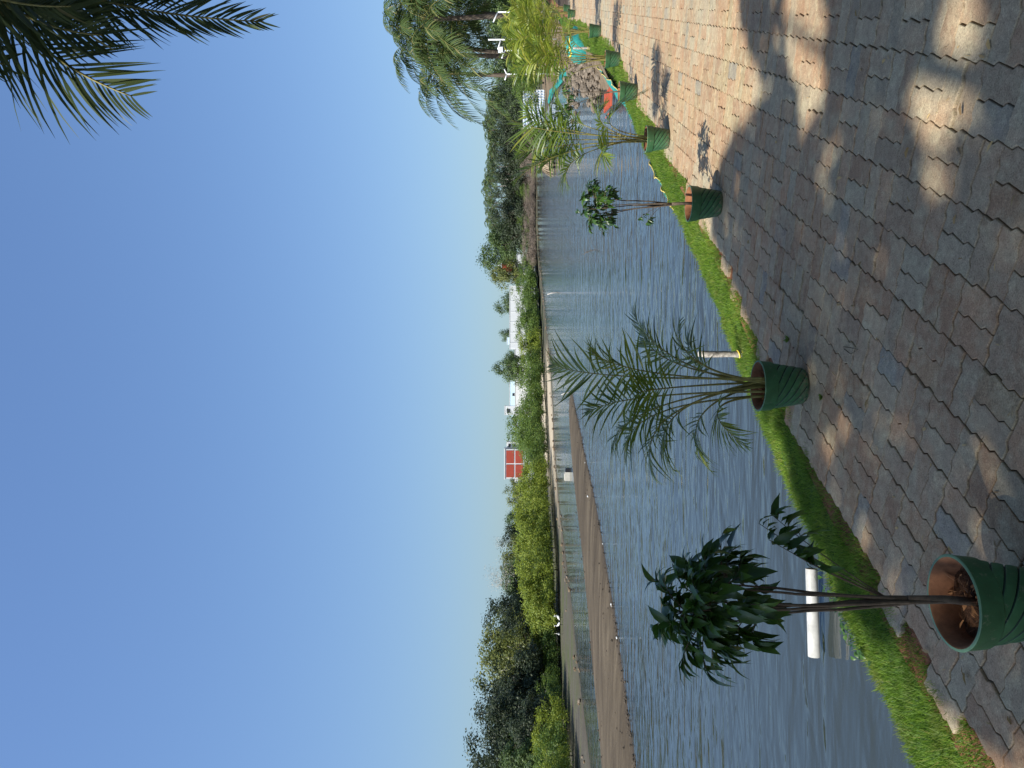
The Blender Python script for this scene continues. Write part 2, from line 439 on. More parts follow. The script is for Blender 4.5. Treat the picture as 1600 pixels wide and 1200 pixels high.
# ------------------------------------------------------------------ setting
# one ground sheet: it runs to the horizon and lies under the lake
mb = MB()
q = np.array((-3500, -1200, -400, -150, -60, 0, 60, 150, 400, 1200, 3500), float)
gx, gy = np.meshgrid(q, q, indexing='ij')
grid(mb, np.stack([gx, gy, np.full_like(gx, -1.4)], -1))
tag(mb.build('ground', M['lake_bed']), kind='structure')

mb = MB()
lx, ly = np.array((-70, -40, -15, 0, 20, 45, 60.0)), np.array((-80, -30, 0, 20, 60, 120, 180.0))
gx, gy = np.meshgrid(lx, ly, indexing='ij')
grid(mb, np.stack([gx, gy, np.full_like(gx, WATER_Z)], -1))
tag(mb.build('water', M['water']), kind='structure')

# the far bank: strips running outwards from the shoreline
sseg = np.r_[0, np.cumsum(np.linalg.norm(np.diff(SHORE, axis=0), axis=1))]
ss = np.arange(0, sseg[-1], 1.5)
SL = np.stack([np.interp(ss, sseg, SHORE[:, k]) for k in (0, 1)], 1)
k5 = np.ones(5) / 5
SL[2:-2] = np.stack([np.convolve(SL[:, k], k5, 'valid') for k in (0, 1)], 1)
cen = np.array((2.0, 45.0))
rows = []
for f, z, nz in ((-2.0, -1.0, 0.6), (-0.6, -0.53, 0.5), (0.5, -0.465, 0.5), (2.2, -0.43, 0.4), (4.5, -0.39, 0.5), (9.0, -0.33, 1), (25.0, -0.15, 2), (120.0, 0.2, 3), (2500.0, 0.5, 0)):
    out = norm(SL - cen)
    nn = norm(np.stack([-np.gradient(SL[:, 1]), np.gradient(SL[:, 0])], 1))
    nn *= np.sign((nn * out).sum(1))[:, None]
    mixf = min(1.0, f / 25.0) if f > 0 else 0
    dirn = norm(nn * (1 - mixf) + out * mixf)
    wob = np.interp(ss, ss[::3], rng.normal(0, 0.25 * nz, len(ss[::3])))
    rows.append(np.c_[SL + dirn * (f + wob)[:, None], np.full(len(SL), z) + np.interp(ss, ss[::2], rng.normal(0, 0.02, len(ss[::2])))])
mb = MB(); grid(mb, np.stack(rows, 1))
far_bank = tag(mb.build('far_bank', M['shore'], smooth=True), kind='structure')

# the sandbar
near_e = [(893, 606), (904, 660), (915, 710), (932, 790), (948, 880), (962, 960), (975, 1050), (985, 1130), (996, 1200), (1015, 1330)]
far_e = [(890, 607), (890.5, 660), (893, 710), (901, 790), (911, 880), (919, 960), (927, 1050), (934, 1130), (940, 1200), (950, 1330)]
A = np.array([G(*p, WATER_Z)[:2] for p in near_e]); B = np.array([G(*p, WATER_Z)[:2] for p in far_e])
tt = np.linspace(0, 1, 90); ti = np.linspace(0, 1, len(A))
A = np.stack([np.interp(tt, ti, A[:, k]) for k in (0, 1)], 1) + np.stack([np.interp(tt, tt[::6], rng.normal(0, 0.05, len(tt[::6]))) for _ in (0, 1)], 1)
B = np.stack([np.interp(tt, ti, B[:, k]) for k in (0, 1)], 1) + np.stack([np.interp(tt, tt[::6], rng.normal(0, 0.10, len(tt[::6]))) for _ in (0, 1)], 1)
cols = []
for f, z in ((-0.12, -0.75), (0.0, -0.52), (0.04, -0.475), (0.12, -0.43), (0.3, -0.39), (0.5, -0.37), (0.7, -0.39), (0.88, -0.43), (0.96, -0.475), (1.0, -0.52), (1.12, -0.75)):
    end = np.minimum(1, tt * 14)
    cols.append(np.c_[A * (1 - f) + B * f, -0.52 + (z + 0.52) * (end if z > -0.52 else np.ones(90))])
mb = MB(); grid(mb, np.stack(cols, 1)[:, ::-1])
tag(mb.build('sandbar', M['sand'], smooth=True), kind='structure')

def rock(mb, c, r, sd, mi=0, squash=0.6):
    g = np.random.default_rng(sd)
    n, m = 5, 7
    th = np.linspace(0.05, math.pi - 0.05, n); ph = np.arange(m + 1) * 2 * math.pi / m
    rr = 1 + g.normal(0, 0.16, (n, m)); rr = np.c_[rr, rr[:, :1]]
    P = np.stack([np.sin(th)[:, None] * np.cos(ph) * rr, np.sin(th)[:, None] * np.sin(ph) * rr, np.cos(th)[:, None] * rr * squash], -1)
    a = g.uniform(0, 6.28); cs, sn = math.cos(a), math.sin(a)
    P = P @ np.array(((cs, sn, 0), (-sn, cs, 0), (0, 0, 1))) * np.array((1, 0.75, 1)) * r + np.asarray(c)
    grid(mb, P, mi)

mb = MB()
for k in range(420):                                           # pebbles and clods along the sandbar's waterline and over it
    i = rng.integers(2, 88); f = rng.uniform(0.0, 0.06) if rng.random() < 0.55 else rng.uniform(0.05, 0.95)
    p = A[i] * (1 - f) + B[i] * f
    rock(mb, (p[0] + rng.normal(0, 0.1), p[1] + rng.normal(0, 0.1), -0.47 if f < 0.07 else -0.40), rng.uniform(0.012, 0.038), k, int(rng.random() < 0.02))
tag(mb.build('pebbles', [M['dark_clod'], M['white_wall']]), 'small dark clods and pale shells scattered over the sandbar', 'pebbles', kind='stuff')
mb = MB()
for k in range(420):
    i = rng.integers(60, len(SL) - 6)
    p = SL[i] + rng.normal(0, 0.7, 2)
    rock(mb, (p[0], p[1], -0.42), rng.uniform(0.04, 0.13), 900 + k, int(rng.random() < 0.3))
tag(mb.build('shore_stones', [M['bank'], M['stone']]), 'loose brown stones along the far waterline', 'stones', kind='stuff')

# ------------------------------------------------------------------ near bank, turf and paving
nb_i = np.arange(0, len(BL), 2)
wide = np.clip((BL[nb_i, 1] - 13) / 9, 0, 1) * 1.2
rows = []
for o, ow, z in ((-0.30, 0, -0.030), (0.0, 0, -0.022), (0.10, 0, -0.012), (0.30, 0, -0.02), (0.46, 0, -0.05), (0.56, 0.2, -0.20), (0.72, 0.7, -0.42), (0.95, 1.0, -0.62), (2.2, 1.2, -1.45)):
    off = o + ow * wide + rng.normal(0, 0.02 if o > 0.1 else 0.004, len(nb_i)) + np.interp(nb_i, nb_i[::9], rng.normal(0, 0.05 if o > 0.4 else 0, len(nb_i[::9])))
    rows.append(np.c_[BL[nb_i] + BN[nb_i] * off[:, None], np.full(len(nb_i), z) + rng.normal(0, 0.004, len(nb_i))])
P = np.stack(rows, 1)
mb = MB()
grid(mb, P[:, 0:3], 1); grid(mb, P[:, 2:6], 2); grid(mb, P[:, 5:], 0)
tag(mb.build('bank', [M['bank'], M['red_soil'], M['grass_base']], smooth=True), kind='structure')

# bedding of the paving: land from the edge of the paving far out to the right and behind
rows = [np.c_[BL[nb_i] - BN[nb_i] * o, np.full(len(nb_i), z)] for o, z in ((0.02, -0.034), (3, -0.034), (10, -0.034), (40, -0.034), (400, -0.034), (2500, 0.4))]
mb = MB(); grid(mb, np.stack(rows, 1)[:, ::-1])
pavement = tag(mb.build('pavement', M['bedding']), kind='structure')

L_P, W_P, A_P = 0.238, 0.119, 0.008
ang = math.radians(27.4)
TT = np.array((-math.sin(ang), -math.cos(ang))); MM = np.array((-math.cos(ang), math.sin(ang)))
ORI = np.array((-0.3618, 2.8575))

def paver_outline(la, lb, rot):
    """outline in (t, m); la, lb lengths in units of W; saw-toothed row and cross joints"""
    pts = []
    prof = ((0.0, 0), (0.40, 1), (0.60, -1))
    for k in range(la):
        for s, a in prof: pts.append(((k + s) * W_P, a * A_P))
    for k in range(lb):
        for s, a in prof: pts.append((la * W_P - a * A_P, (k + s) * W_P))
    for k in range(la, 0, -1):
        for s, a in ((1.0, 0), (0.60, -1), (0.40, 1)): pts.append(((k - 1 + s) * W_P, lb * W_P + a * A_P))
    for k in range(lb, 0, -1):
        for s, a in ((1.0, 0), (0.60, -1), (0.40, 1)): pts.append((-a * A_P, (k - 1 + s) * W_P))
    return np.array(pts)

def paver_rings(la, lb):
    o = paver_outline(la, lb, 0)
    c = np.array((la * W_P / 2, lb * W_P / 2)); half = c
    r = []
    for g, z in ((0.0062, 0.0), (0.0037, -0.0013), (0.0024, -0.005), (0.0018, -0.055)):
        r.append(np.c_[(o - c) * (1 - g / half), np.full(len(o), z)])
    return r, c

def paver_polys(la, lb):
    r, c = paver_rings(la, lb); n = len(r[0])
    V = np.concatenate(r); 
    faces = [list(range(n))]
    for k in range(3):
        for j in range(n): faces.append([k * n + j, (k + 1) * n + j, (k + 1) * n + (j + 1) % n, k * n + (j + 1) % n])
    XY = V[:, :1] * TT + V[:, 1:2] * MM
    V = np.c_[XY, V[:, 2]]
    # t, m is left-handed seen from above, so reverse
    faces = [f[::-1] for f in faces]
    return V, faces, c

pv = {}
for key, (la, lb) in (('t', (2, 1)), ('m', (1, 2))):
    V, Fc, c = paver_polys(la, lb)
    area = 0.0
    top = V[Fc[0]]
    area = ((top[:, 0] * np.roll(top[:, 1], -1)) - (np.roll(top[:, 0], -1) * top[:, 1])).sum()
    if area < 0: Fc = [f[::-1] for f in Fc]
    me = bpy.data.meshes.new('paver'); me.from_pydata(V.tolist(), [], Fc); me.materials.append(M['paver']); me.update()
    pv[key] = (V, Fc, c, me)

cand = []
for i in range(-130, 30):
    for j in range(-75, 40):
        o = ORI + TT * (i * L_P) + MM * (j * L_P)
        if o[1] < -0.6 or o[1] > 30: continue
        if o[0] > 0.53 * max(o[1], 0) + 3.2 + 0.05 * o[1]: continue
        if (i + j) % 2 == 0: parts = (('t', 0, 0), ('t', 0, 1))
        else: parts = (('m', 0, 0), ('m', 1, 0))
        for key, a, b in parts:
            c = o + TT * (a * W_P) + MM * (b * W_P) + TT * pv[key][2][0] + MM * pv[key][2][1]
            cand.append((key, c[0], c[1]))
cx = np.array([c[1] for c in cand]); cy = np.array([c[2] for c in cand])
bd = bdist(cx, cy)
keep = [k for k in range(len(cand)) if bd[k] > 0.0 + 0.035 * random.random()]
vx, vy = px_of(cx, cy, 0.0)
inview = (cy > 1.9) & (vx > -20) & (vx < 1660) & (vy > -40) & (vy < 1240)
size = np.where(inview, 1.0 / np.maximum(cy, 0.1) ** 3, 0)
order = sorted(keep, key=lambda k: -size[k])
single = set(order[:300])
jit = random.Random(3)
AV, AF, nv = [], [], 0
for k in keep:
    key, x, y = cand[k]
    V, Fc, c, me = pv[key]
    z = jit.gauss(0, 0.0020); rx, ry, rz = jit.gauss(0, 0.008), jit.gauss(0, 0.008), jit.gauss(0, 0.006)
    if jit.random() < 0.02: z -= 0.008
    dx, dy = jit.gauss(0, 0.0006), jit.gauss(0, 0.0006)
    if k in single:
        link('paver', me, pavement, (x + dx, y + dy, z), (rx, ry, rz))
    else:
        R = np.array(Matrix.Rotation(rz, 3, 'Z') @ Matrix.Rotation(ry, 3, 'Y') @ Matrix.Rotation(rx, 3, 'X'))
        AV.append(V @ R.T + np.array((x + dx, y + dy, z)))
        AF += [[i + nv for i in f] for f in Fc]; nv += len(V)
me = bpy.data.meshes.new('paver_field')
me.from_pydata(np.concatenate(AV).tolist(), [], AF); me.materials.append(M['paver_far']); me.update()
tag(link('paver_field', me, pavement), kind='stuff')

# turf: blades over the strip between paving and water
def turf():
    mbs = MB()
    bi = np.interp
    dens = []
    for i in range(len(BL) - 1):
        y = BL[i, 1]
        if y < 1.2 or y > 33: continue
        d = max(y, 2.2)
        n = int(0.15 * 0.5 * min(16000, 16000 * (4.5 / d) ** 1.5))
        hgt = 0.024 * max(1.0, (d / 6) ** 0.55)
        t = rng.random(n); o = rng.uniform(-0.05, 0.50, n) + np.where(rng.random(n) < 0.1, rng.uniform(0, 0.07, n), 0)
        edge = 0.028 * np.sin(sq[i] * 5) + 0.035 * np.sin(sq[i] * 2.1 + 1) 
        o = np.where(o < 0.09, o + edge * 0.7 + 0.01, o + np.where(o > 0.4, edge, 0))
        xy = BL[i] * (1 - t)[:, None] + BL[i + 1] * t[:, None] + BN[i] * o[:, None]
        z = np.interp(o, (0, 0.1, 0.3, 0.46, 0.56, 0.7), (-0.022, -0.012, -0.02, -0.05, -0.20, -0.40)) - 0.004
        tuft = 0.5 + 0.5 * np.sin(xy[:, 0] * 13 + 2 * np.sin(xy[:, 1] * 9)) * np.sin(xy[:, 1] * 15 + 1.7 * np.sin(xy[:, 0] * 7))
        h = hgt * rng.uniform(0.6, 1.5, n) * (0.6 + 1.0 * tuft)
        a = rng.uniform(0, 2 * math.pi, n)
        w = 0.0022 * max(1.0, (d / 4) ** 0.9) * rng.uniform(0.7, 1.4, n)
        lean = np.stack([np.cos(a * 1.7 + 2), np.sin(a * 1.7 + 2)], 1) * (h * rng.uniform(0.2, 0.95, n))[:, None] + BN[i] * (h * 0.25)[:, None]
        W = np.stack([np.cos(a), np.sin(a)], 1) * w[:, None]
        b0_ = np.c_[xy - W, z]; b1_ = np.c_[xy + W, z]
        t1 = np.c_[xy + W * 0.15 + lean, z + h]; t0 = np.c_[xy - W * 0.15 + lean, z + h]
        V = np.stack([b0_, b1_, t1, t0], 1).reshape(-1, 3)
        mbs.add(V, np.arange(4 * n).reshape(-1, 4))
    return mbs
tag(turf().build('grass', M['grass']), 'strip of short bright green turf between the paving and the lake', 'grass', kind='stuff')

# ------------------------------------------------------------------ pots
POT_H, R_RIM, R_BASE = 0.262, 0.150, 0.104

def pot_mesh():
    NS = 120
    th = np.arange(NS + 1) * 2 * math.pi / NS
    mb = MB()
    # grooved body
    zs = np.linspace(0.0, 0.185, 40)
    rb = np.interp(zs, (0, 0.012, 0.185), (R_BASE - 0.008, R_BASE, 0.132))
    t, z = np.meshgrid(th, zs)
    q_ = t * 10 / (2 * math.pi)                    # columns of the mesh follow the spiral grooves
    t = t - (z / 0.185) * math.radians(150)
    fr = np.abs(q_ - np.round(q_)) * 2             # 0 in the groove
    g = np.clip(1 - fr / 0.17, 0, 1)
    fade = np.clip((zs - 0.004) / 0.012, 0, 1)[:, None]
    r = rb[:, None] + 0.0022 * np.sin(np.clip(fr, 0, 1) * math.pi / 2) * fade - 0.007 * g * fade
    P = np.stack([r * np.cos(t), r * np.sin(t), z], -1)
    n, m = P.shape[:2]
    i, j = np.meshgrid(np.arange(n - 1), np.arange(m - 1), indexing='ij')
    F = np.stack([i * m + j, i * m + j + 1, (i + 1) * m + j + 1, (i + 1) * m + j], -1).reshape(-1, 4)
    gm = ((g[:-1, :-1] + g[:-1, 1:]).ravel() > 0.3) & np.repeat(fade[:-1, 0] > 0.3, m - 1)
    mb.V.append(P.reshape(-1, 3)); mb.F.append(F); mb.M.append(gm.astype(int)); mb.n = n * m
    # bottom
    grid(mb, np.stack([np.c_[rr * np.cos(th), rr * np.sin(th), np.zeros_like(th)] for rr in (0.01, R_BASE - 0.008)], 0), 0)
    body = mb.mesh('pot', [M['pot'], M['pot_groove']], True)
    # collar: outside, lip, inside
    pr = [(0.131, 0.183), (0.1375, 0.1845), (0.1405, 0.190), (0.1465, 0.252), (0.1490, 0.2595), (0.1475, 0.262), (0.1395, 0.262)]
    pin = [(0.1395, 0.262), (0.1345, 0.2585), (0.1175, 0.19), (0.110, 0.15)]
    def lathe(pr, mi, mb):
        pr = np.array(pr)
        t, _ = np.meshgrid(th, pr[:, 0])
        P = np.stack([pr[:, :1] * np.cos(t), pr[:, :1] * np.sin(t), np.repeat(pr[:, 1:], len(th), 1)], -1)
        grid(mb, P, mi)
        mb.F[-1] = mb.F[-1][:, ::-1]
    mb = MB(); lathe(pr[:5], 0, mb); lathe(pr[4:], 1, mb); lathe(pin, 2, mb)
    rim = mb.mesh('rim', [M['pot'], M['pot_rim'], M['clay']], True)
    mb = MB()
    g2 = np.random.default_rng(4)
    rr = np.linspace(0.002, 0.119, 7)
    P = np.stack([np.c_[r_ * np.cos(th), r_ * np.sin(th), 0.188 + 0.006 * np.sin(3 * th + r_ * 60) + g2.normal(0, 0.003, len(th)) * (r_ > 0.01)] for r_ in rr], 0)
    P[:, -1] = P[:, 0]
    grid(mb, P[:, ::4])
    soil = mb.mesh('soil', M['soil'])
    mb = MB()
    for k in range(70):                                        # husk and dry litter on the soil
        a, r_ = g2.uniform(0, 6.28), 0.105 * math.sqrt(g2.random())
        leaf_quad(mb, np.array((r_ * math.cos(a), r_ * math.sin(a), 0.196 + 0.012 * g2.random())), norm(np.array((g2.normal(), g2.normal(), 0.35 * g2.normal()))),
                  g2.uniform(0.02, 0.06), g2.uniform(0.004, 0.012), g2)
    husk = mb.mesh('husk', M['coir'])
    return body, rim, soil, husk

def leaf_quad(mb, p, d, l, w, g):
    s = norm(np.cross(d, norm(np.array((g.normal(), g.normal(), 1.2)))))
    m = p + d * l * 0.5 + np.array((0, 0, 0.08 * l))
    V = np.array([p - s * w * 0.3, p + s * w * 0.3, m + s * w * 0.5, m - s * w * 0.5, p + d * l + s * w * 0.05, p + d * l - s * w * 0.05])
    mb.add(V, [(0, 1, 2, 3), (3, 2, 4, 5)])

POT = pot_mesh()

def place_pot(root, rz):
    pot = link('pot', POT[0], root, (0, 0, 0.001), (0, 0, rz))
    link('rim', POT[1], pot)
    link('soil', POT[2], root, (0, 0, 0), (0, 0, rz))
    h = link('husk', POT[3], root, (0, 0, 0), (0, 0, rz * 1.7)); h['kind'] = 'stuff'

# leaf with fold, curve and drip tip; along +x, unit length
def ficus_leaf_mesh():
    s = np.array((0, 0.14, 0.34, 0.56, 0.76, 0.90, 1.0))
    w = np.array((0.02, 0.13, 0.205, 0.195, 0.12, 0.04, 0.004))
    z = -0.62 * s ** 2.1
    x = s - 0.12 * s ** 3
    P = np.stack([np.c_[x, k * w, z + abs(k) * w * 0.28] for k in (-1, -0.5, 0, 0.5, 1)], 1)
    P[:, 0, 2] -= 0.0
    mb = MB(); grid(mb, P)
    me = mb.mesh('leaf', M['ficus_leaf'], True)
    return me, P
FLEAF, FLEAF_P = ficus_leaf_mesh()

def basis(d, up):
    d = norm(d); s = norm(np.cross(up, d)); n = np.cross(d, s)
    return d, s, n

def ficus(name, base, crown_c, crown_r, n_twig, n_leaf, ll, seed, label, group, stems=5, individual=True, extra=()):
    """potted ficus: several thin stems from one foot, twigs and drooping leaves; crown_c, crown_r relative to the foot"""
    g = np.random.default_rng(seed)
    root = empty(name, base); tag(root, label, 'potted plant', group)
    place_pot(root, g.uniform(0, 6.28))
    crown_c = np.asarray(crown_c, float); crown_r = np.asarray(crown_r, float)
    mb = MB()
    f0 = np.array((0.0, 0.0, 0.17)); fork = np.array((g.normal(0, 0.006), g.normal(0, 0.006), 0.40))
    tube(mb, [f0, (f0 + fork) / 2 + np.array((0.004, 0.002, 0)), fork], [0.014, 0.0125, 0.011], 8)
    trunk = mb.build('trunk', M['bark'], root, True)
    ends = []
    for k in range(stems):
        a = 2 * math.pi * k / stems + g.uniform(-0.4, 0.4)
        tip = crown_c + crown_r * np.array((math.cos(a) * 0.34, math.sin(a) * 0.34, g.uniform(-0.1, 0.7)))
        midp = fork * 0.4 + tip * 0.6; midp[:2] = tip[:2] * 0.25 + np.array((math.cos(a), math.sin(a))) * 0.012
        C = bez(fork - np.array((0, 0, 0.03 * (k + 1) * (k % 2))), midp, tip, 14) + np.cumsum(g.normal(0, 0.0022, (14, 3)), 0)
        mb = MB(); tube(mb, C, np.linspace(0.0068, 0.0022, 14), 6); mb.build('branch', M['bark'], root, True)
        ends.append(C)
    allc = np.concatenate([c[6:] for c in ends])
    tw = MB(); leaves = []
    targets = []
    for k in range(n_twig):
        v = norm(g.normal(size=3)); v[2] = v[2] * 0.9 + 0.05
        targets.append(crown_c + crown_r * v * g.uniform(0.45, 1.0))
    for e in extra: targets.append(np.asarray(e, float))
    for k, tgt in enumerate(targets):
        low = allc[allc[:, 2] < tgt[2] + 0.02]
        src = low if len(low) else allc
        s = src[((src - tgt) ** 2).sum(1).argmin()]
        if k >= n_twig: s = fork + np.array((0, 0, 0.06))
        C = bez(s, (s + tgt) / 2 + np.array((0, 0, 0.03)), tgt, 7)
        tube(tw, C, np.linspace(0.0022, 0.0010, 7), 4)
        nl = max(3, int(round(n_leaf / len(targets) + g.normal(0, 0.8))))
        if k >= n_twig: nl += 2
        for q_ in range(nl):
            t = 1 - 0.62 * q_ / nl if k < n_twig else 1 - 0.4 * q_ / nl
            i0 = int(t * 6 * 0.999); p = C[i0] + (C[min(6, i0 + 1)] - C[i0]) * (t * 6 - i0)
            out = norm(norm(p - crown_c) * 0.8 + norm(tgt - s) * 0.5 + g.normal(0, 0.55, 3))
            d = norm(out + np.array((0, 0, -0.35 + g.normal(0, 0.25))))
            leaves.append((p, d, ll * g.uniform(0.55, 1.25), g.normal(0, 0.5)))
    tw.build('twigs', M['bark'], trunk, True)['kind'] = 'stuff'
    g.shuffle(leaves)
    if individual:
        for p, d, l, roll in leaves[:299]:
            dd, s, n = basis(d, np.array((0.25 * math.sin(roll * 5), 0.25 * math.cos(roll * 7), 1.0)))
            cs, sn = math.cos(roll), math.sin(roll)
            s2, n2 = s * cs + n * sn, n * cs - s * sn
            o = link('leaf', FLEAF, root)
            o.matrix_basis = Matrix((*[Vector(x) for x in (dd * l, s2 * l, n2 * l)],)).transposed().to_4x4()
            o.location = p
        leaves = leaves[299:]
    if leaves:
        mb = MB(); PP = FLEAF_P[::2, ::2]
        for p, d, l, roll in leaves:
            dd, s, n = basis(d, np.array((0.25 * math.sin(roll * 5), 0.25 * math.cos(roll * 7), 1.0)))
            grid(mb, p + l * (PP[..., :1] * dd + PP[..., 1:2] * s + PP[..., 2:] * n))
        mb.build('foliage', M['ficus_leaf_mass'], root, True)['kind'] = 'stuff'
    return root

# ------------------------------------------------------------------ fronds
def frond_leaflets(C, s0, n, lmax, w, droop, fwd, lift, g, face=None, end=0.35):
    """roots, directions, lengths, widths of the leaflets along a rachis C"""
    T = norm(np.gradient(C, axis=0)); m = len(C)
    out = []
    for side in (-1, 1):
        s = np.linspace(s0, 0.995, n) + g.uniform(-0.3, 0.3, n) * (1 - s0) / n
        s = np.clip(s, s0, 1)
        f = s * (m - 1)
        P = np.stack([np.interp(f, np.arange(m), C[:, k]) for k in range(3)], 1)
        t = norm(np.stack([np.interp(f, np.arange(m), T[:, k]) for k in range(3)], 1))
        ref = np.tile(Z3, (n, 1)); near = np.abs(t[:, 2]) > 0.97
        ref[near] = (0.3, 1, 0.3)
        if face is not None: ref = np.tile(np.asarray(face, float), (n, 1))
        S = norm(np.cross(t, ref)) * side
        N = norm(np.cross(S * side, t))
        q = (s - s0) / (1 - s0)
        a = fwd[0] + (fwd[1] - fwd[0]) * q + g.normal(0, 0.06, n)
        d = S * np.cos(a)[:, None] + t * np.sin(a)[:, None] + N * (lift + g.normal(0, 0.08, n))[:, None]
        l = lmax * (0.45 + 0.55 * np.sin(math.pi * np.clip(q * 0.8 + 0.17, 0, 1))) * (1 - (1 - end) * q ** 3) * g.uniform(0.88, 1.1, n)
        out.append((P, norm(d), l, t, N))
    return [np.concatenate(x) for x in zip(*out)]

def add_leaflets(mb, fl, w, droop, stations=4, mi=0, tilt=0.35, g=None):
    P, d, l, t, N = fl
    n = len(P)
    if g is None: g = np.random.default_rng(1)
    wv = norm(np.cross(d, N + tilt * g.normal(size=(n, 1)) * t))
    s = np.linspace(0, 1, stations); ww = np.interp(s, (0, 0.2, 0.55, 0.85, 1), (0.45, 0.95, 1.0, 0.5, 0.05))
    dr = droop * g.uniform(0.6, 1.4, n)
    V = []
    for k in range(stations):
        c = P + d * (l * s[k])[:, None] - Z3 * (l * dr * s[k] ** 2)[:, None]
        hw = wv * (w * ww[k] / 2 * (0.6 + 0.4 * l / l.max()))[:, None]
        V += [c - hw, c + hw]
    V = np.stack(V, 1)
    m = 2 * stations
    F = np.array([(2 * k, 2 * k + 1, 2 * k + 3, 2 * k + 2) for k in range(stations - 1)])
    mb.add(V.reshape(-1, 3), (np.arange(n)[:, None, None] * m + F[None]).reshape(-1, 4), mi)

def leaflet_unit():
    s = np.linspace(0, 1, 6); w = np.array((0.4, 0.9, 1.0, 0.85, 0.5, 0.04)) * 0.5
    z = -0.30 * s ** 2
    P = np.stack([np.c_[s, k * w, z + abs(k) * w * 0.25 * 0] for k in (-1, 0, 1)], 1)
    mb = MB(); grid(mb, P)
    return mb.mesh('leaflet', M['palm_leaflet'], True)
LEAFLET = leaflet_unit()

def areca(name, base, tips, seed, label, group, nl=13, lmax=0.26, w=0.017, individual=False, mat='palm_leaf', s0=0.46, pot=True, cat='potted plant'):
    """potted areca palm; tips: (dx, dy, z, arch) of each frond"""
    g = np.random.default_rng(seed)
    root = empty(name, base); tag(root, label, cat, group)
    if pot: place_pot(root, g.uniform(0, 6.28))
    z0 = 0.18 if pot else -0.05
    for k, (dx, dy, z, arch) in enumerate(tips):
        p0 = np.array((g.normal(0, 0.03), g.normal(0, 0.03), z0)); p2 = np.array((dx, dy, z))
        hor = math.hypot(dx, dy)
        p1 = np.array((dx * 0.22, dy * 0.22, max(z0 + 0.2, z * 0.72 + arch + hor * 0.35)))
        C = bez(p0, p1, p2, 26)
        mb = MB(); tube(mb, C, np.interp(np.linspace(0, 1, 26), (0, 0.4, 1), (0.0085, 0.0052, 0.0014)), 6)
        fr = mb.build('frond', M['stem_green'], root, True)
        L = np.linalg.norm(np.diff(C, axis=0), axis=1).sum()
        fl = frond_leaflets(C, s0, nl, lmax * min(1.15, 0.55 + 0.45 * L / 1.2), w, 0.3, (0.35, 1.15), 0.25, g)
        if individual:
            P, d, l, t, N = fl
            pick = np.arange(len(P)) % 2 == k % 2
            mb = MB(); add_leaflets(mb, [x[~pick] for x in fl], w, 0.28, 5, 0, 0.35, g)
            mb.build('leaf_blade', M['palm_leaf_dark'], fr, True)['kind'] = 'stuff'
            for i in np.flatnonzero(pick):
                dd = d[i]; wv = norm(np.cross(N[i] + 0.3 * g.normal() * t[i], dd)); nn = np.cross(dd, wv)
                o = link('leaflet', LEAFLET, fr)
                o.matrix_basis = Matrix((Vector(dd * l[i]), Vector(wv * w * (0.7 + 0.4 * l[i] / lmax)), Vector(nn * l[i] * g.uniform(0.7, 2.8)))).transposed().to_4x4()
                o.location = P[i]
        else:
            mb = MB(); add_leaflets(mb, fl, w, 0.28, 4, 0, 0.35, g)
            mb.build('leaf_blade', M[mat], fr, True)['kind'] = 'stuff'
    return root

def coco_fronds(mb, mr, c, n, length, seed, nl=30, w=0.05, lmax=0.75, rach=0.02, low=-0.5, high=1.25):
    g = np.random.default_rng(seed)
    for k in range(n):
        a = k * 2.39996 + g.uniform(-0.25, 0.25)
        e = low + (high - low) * ((k + 0.5) / n) ** 0.8 + g.normal(0, 0.08)
        L = length * g.uniform(0.85, 1.1)
        h = np.array((math.cos(a), math.sin(a), 0))
        p1 = c + (h * math.cos(e) + Z3 * math.sin(e)) * L * 0.55
        p2 = c + h * L * (0.55 * math.cos(e) + 0.33) + Z3 * (L * 0.55 * math.sin(e) - L * (0.30 + 0.22 * (1 - math.sin(max(e, 0)))))
        C = bez(c, p1, p2, 16)
        tube(mr, C, np.linspace(rach, rach * 0.2, 16), 5)
        fl = frond_leaflets(C, 0.14, nl, lmax * L / 4.0, w, 0.5, (0.35, 1.0), -0.05, g)
        add_leaflets(mb, fl, w, 0.55, 4, 0, 0.3, g)

def trunk_curve(base, top, bow, r0, r1, mb, seg=9, n=14):
    base, top = np.asarray(base, float), np.asarray(top, float)
    mid = (base + top) / 2 + np.asarray(bow, float)
    C = bez(base, mid, top, n)
    R = np.linspace(r0, r1, n); R[0] *= 1.35
    tube(mb, C, R, seg)

# ------------------------------------------------------------------ the potted plants along the edge
GR = 'green pots set out along the paving edge'
def gp(px, py): 
    p = G(px, py); return (p[0], p[1], 0.0)

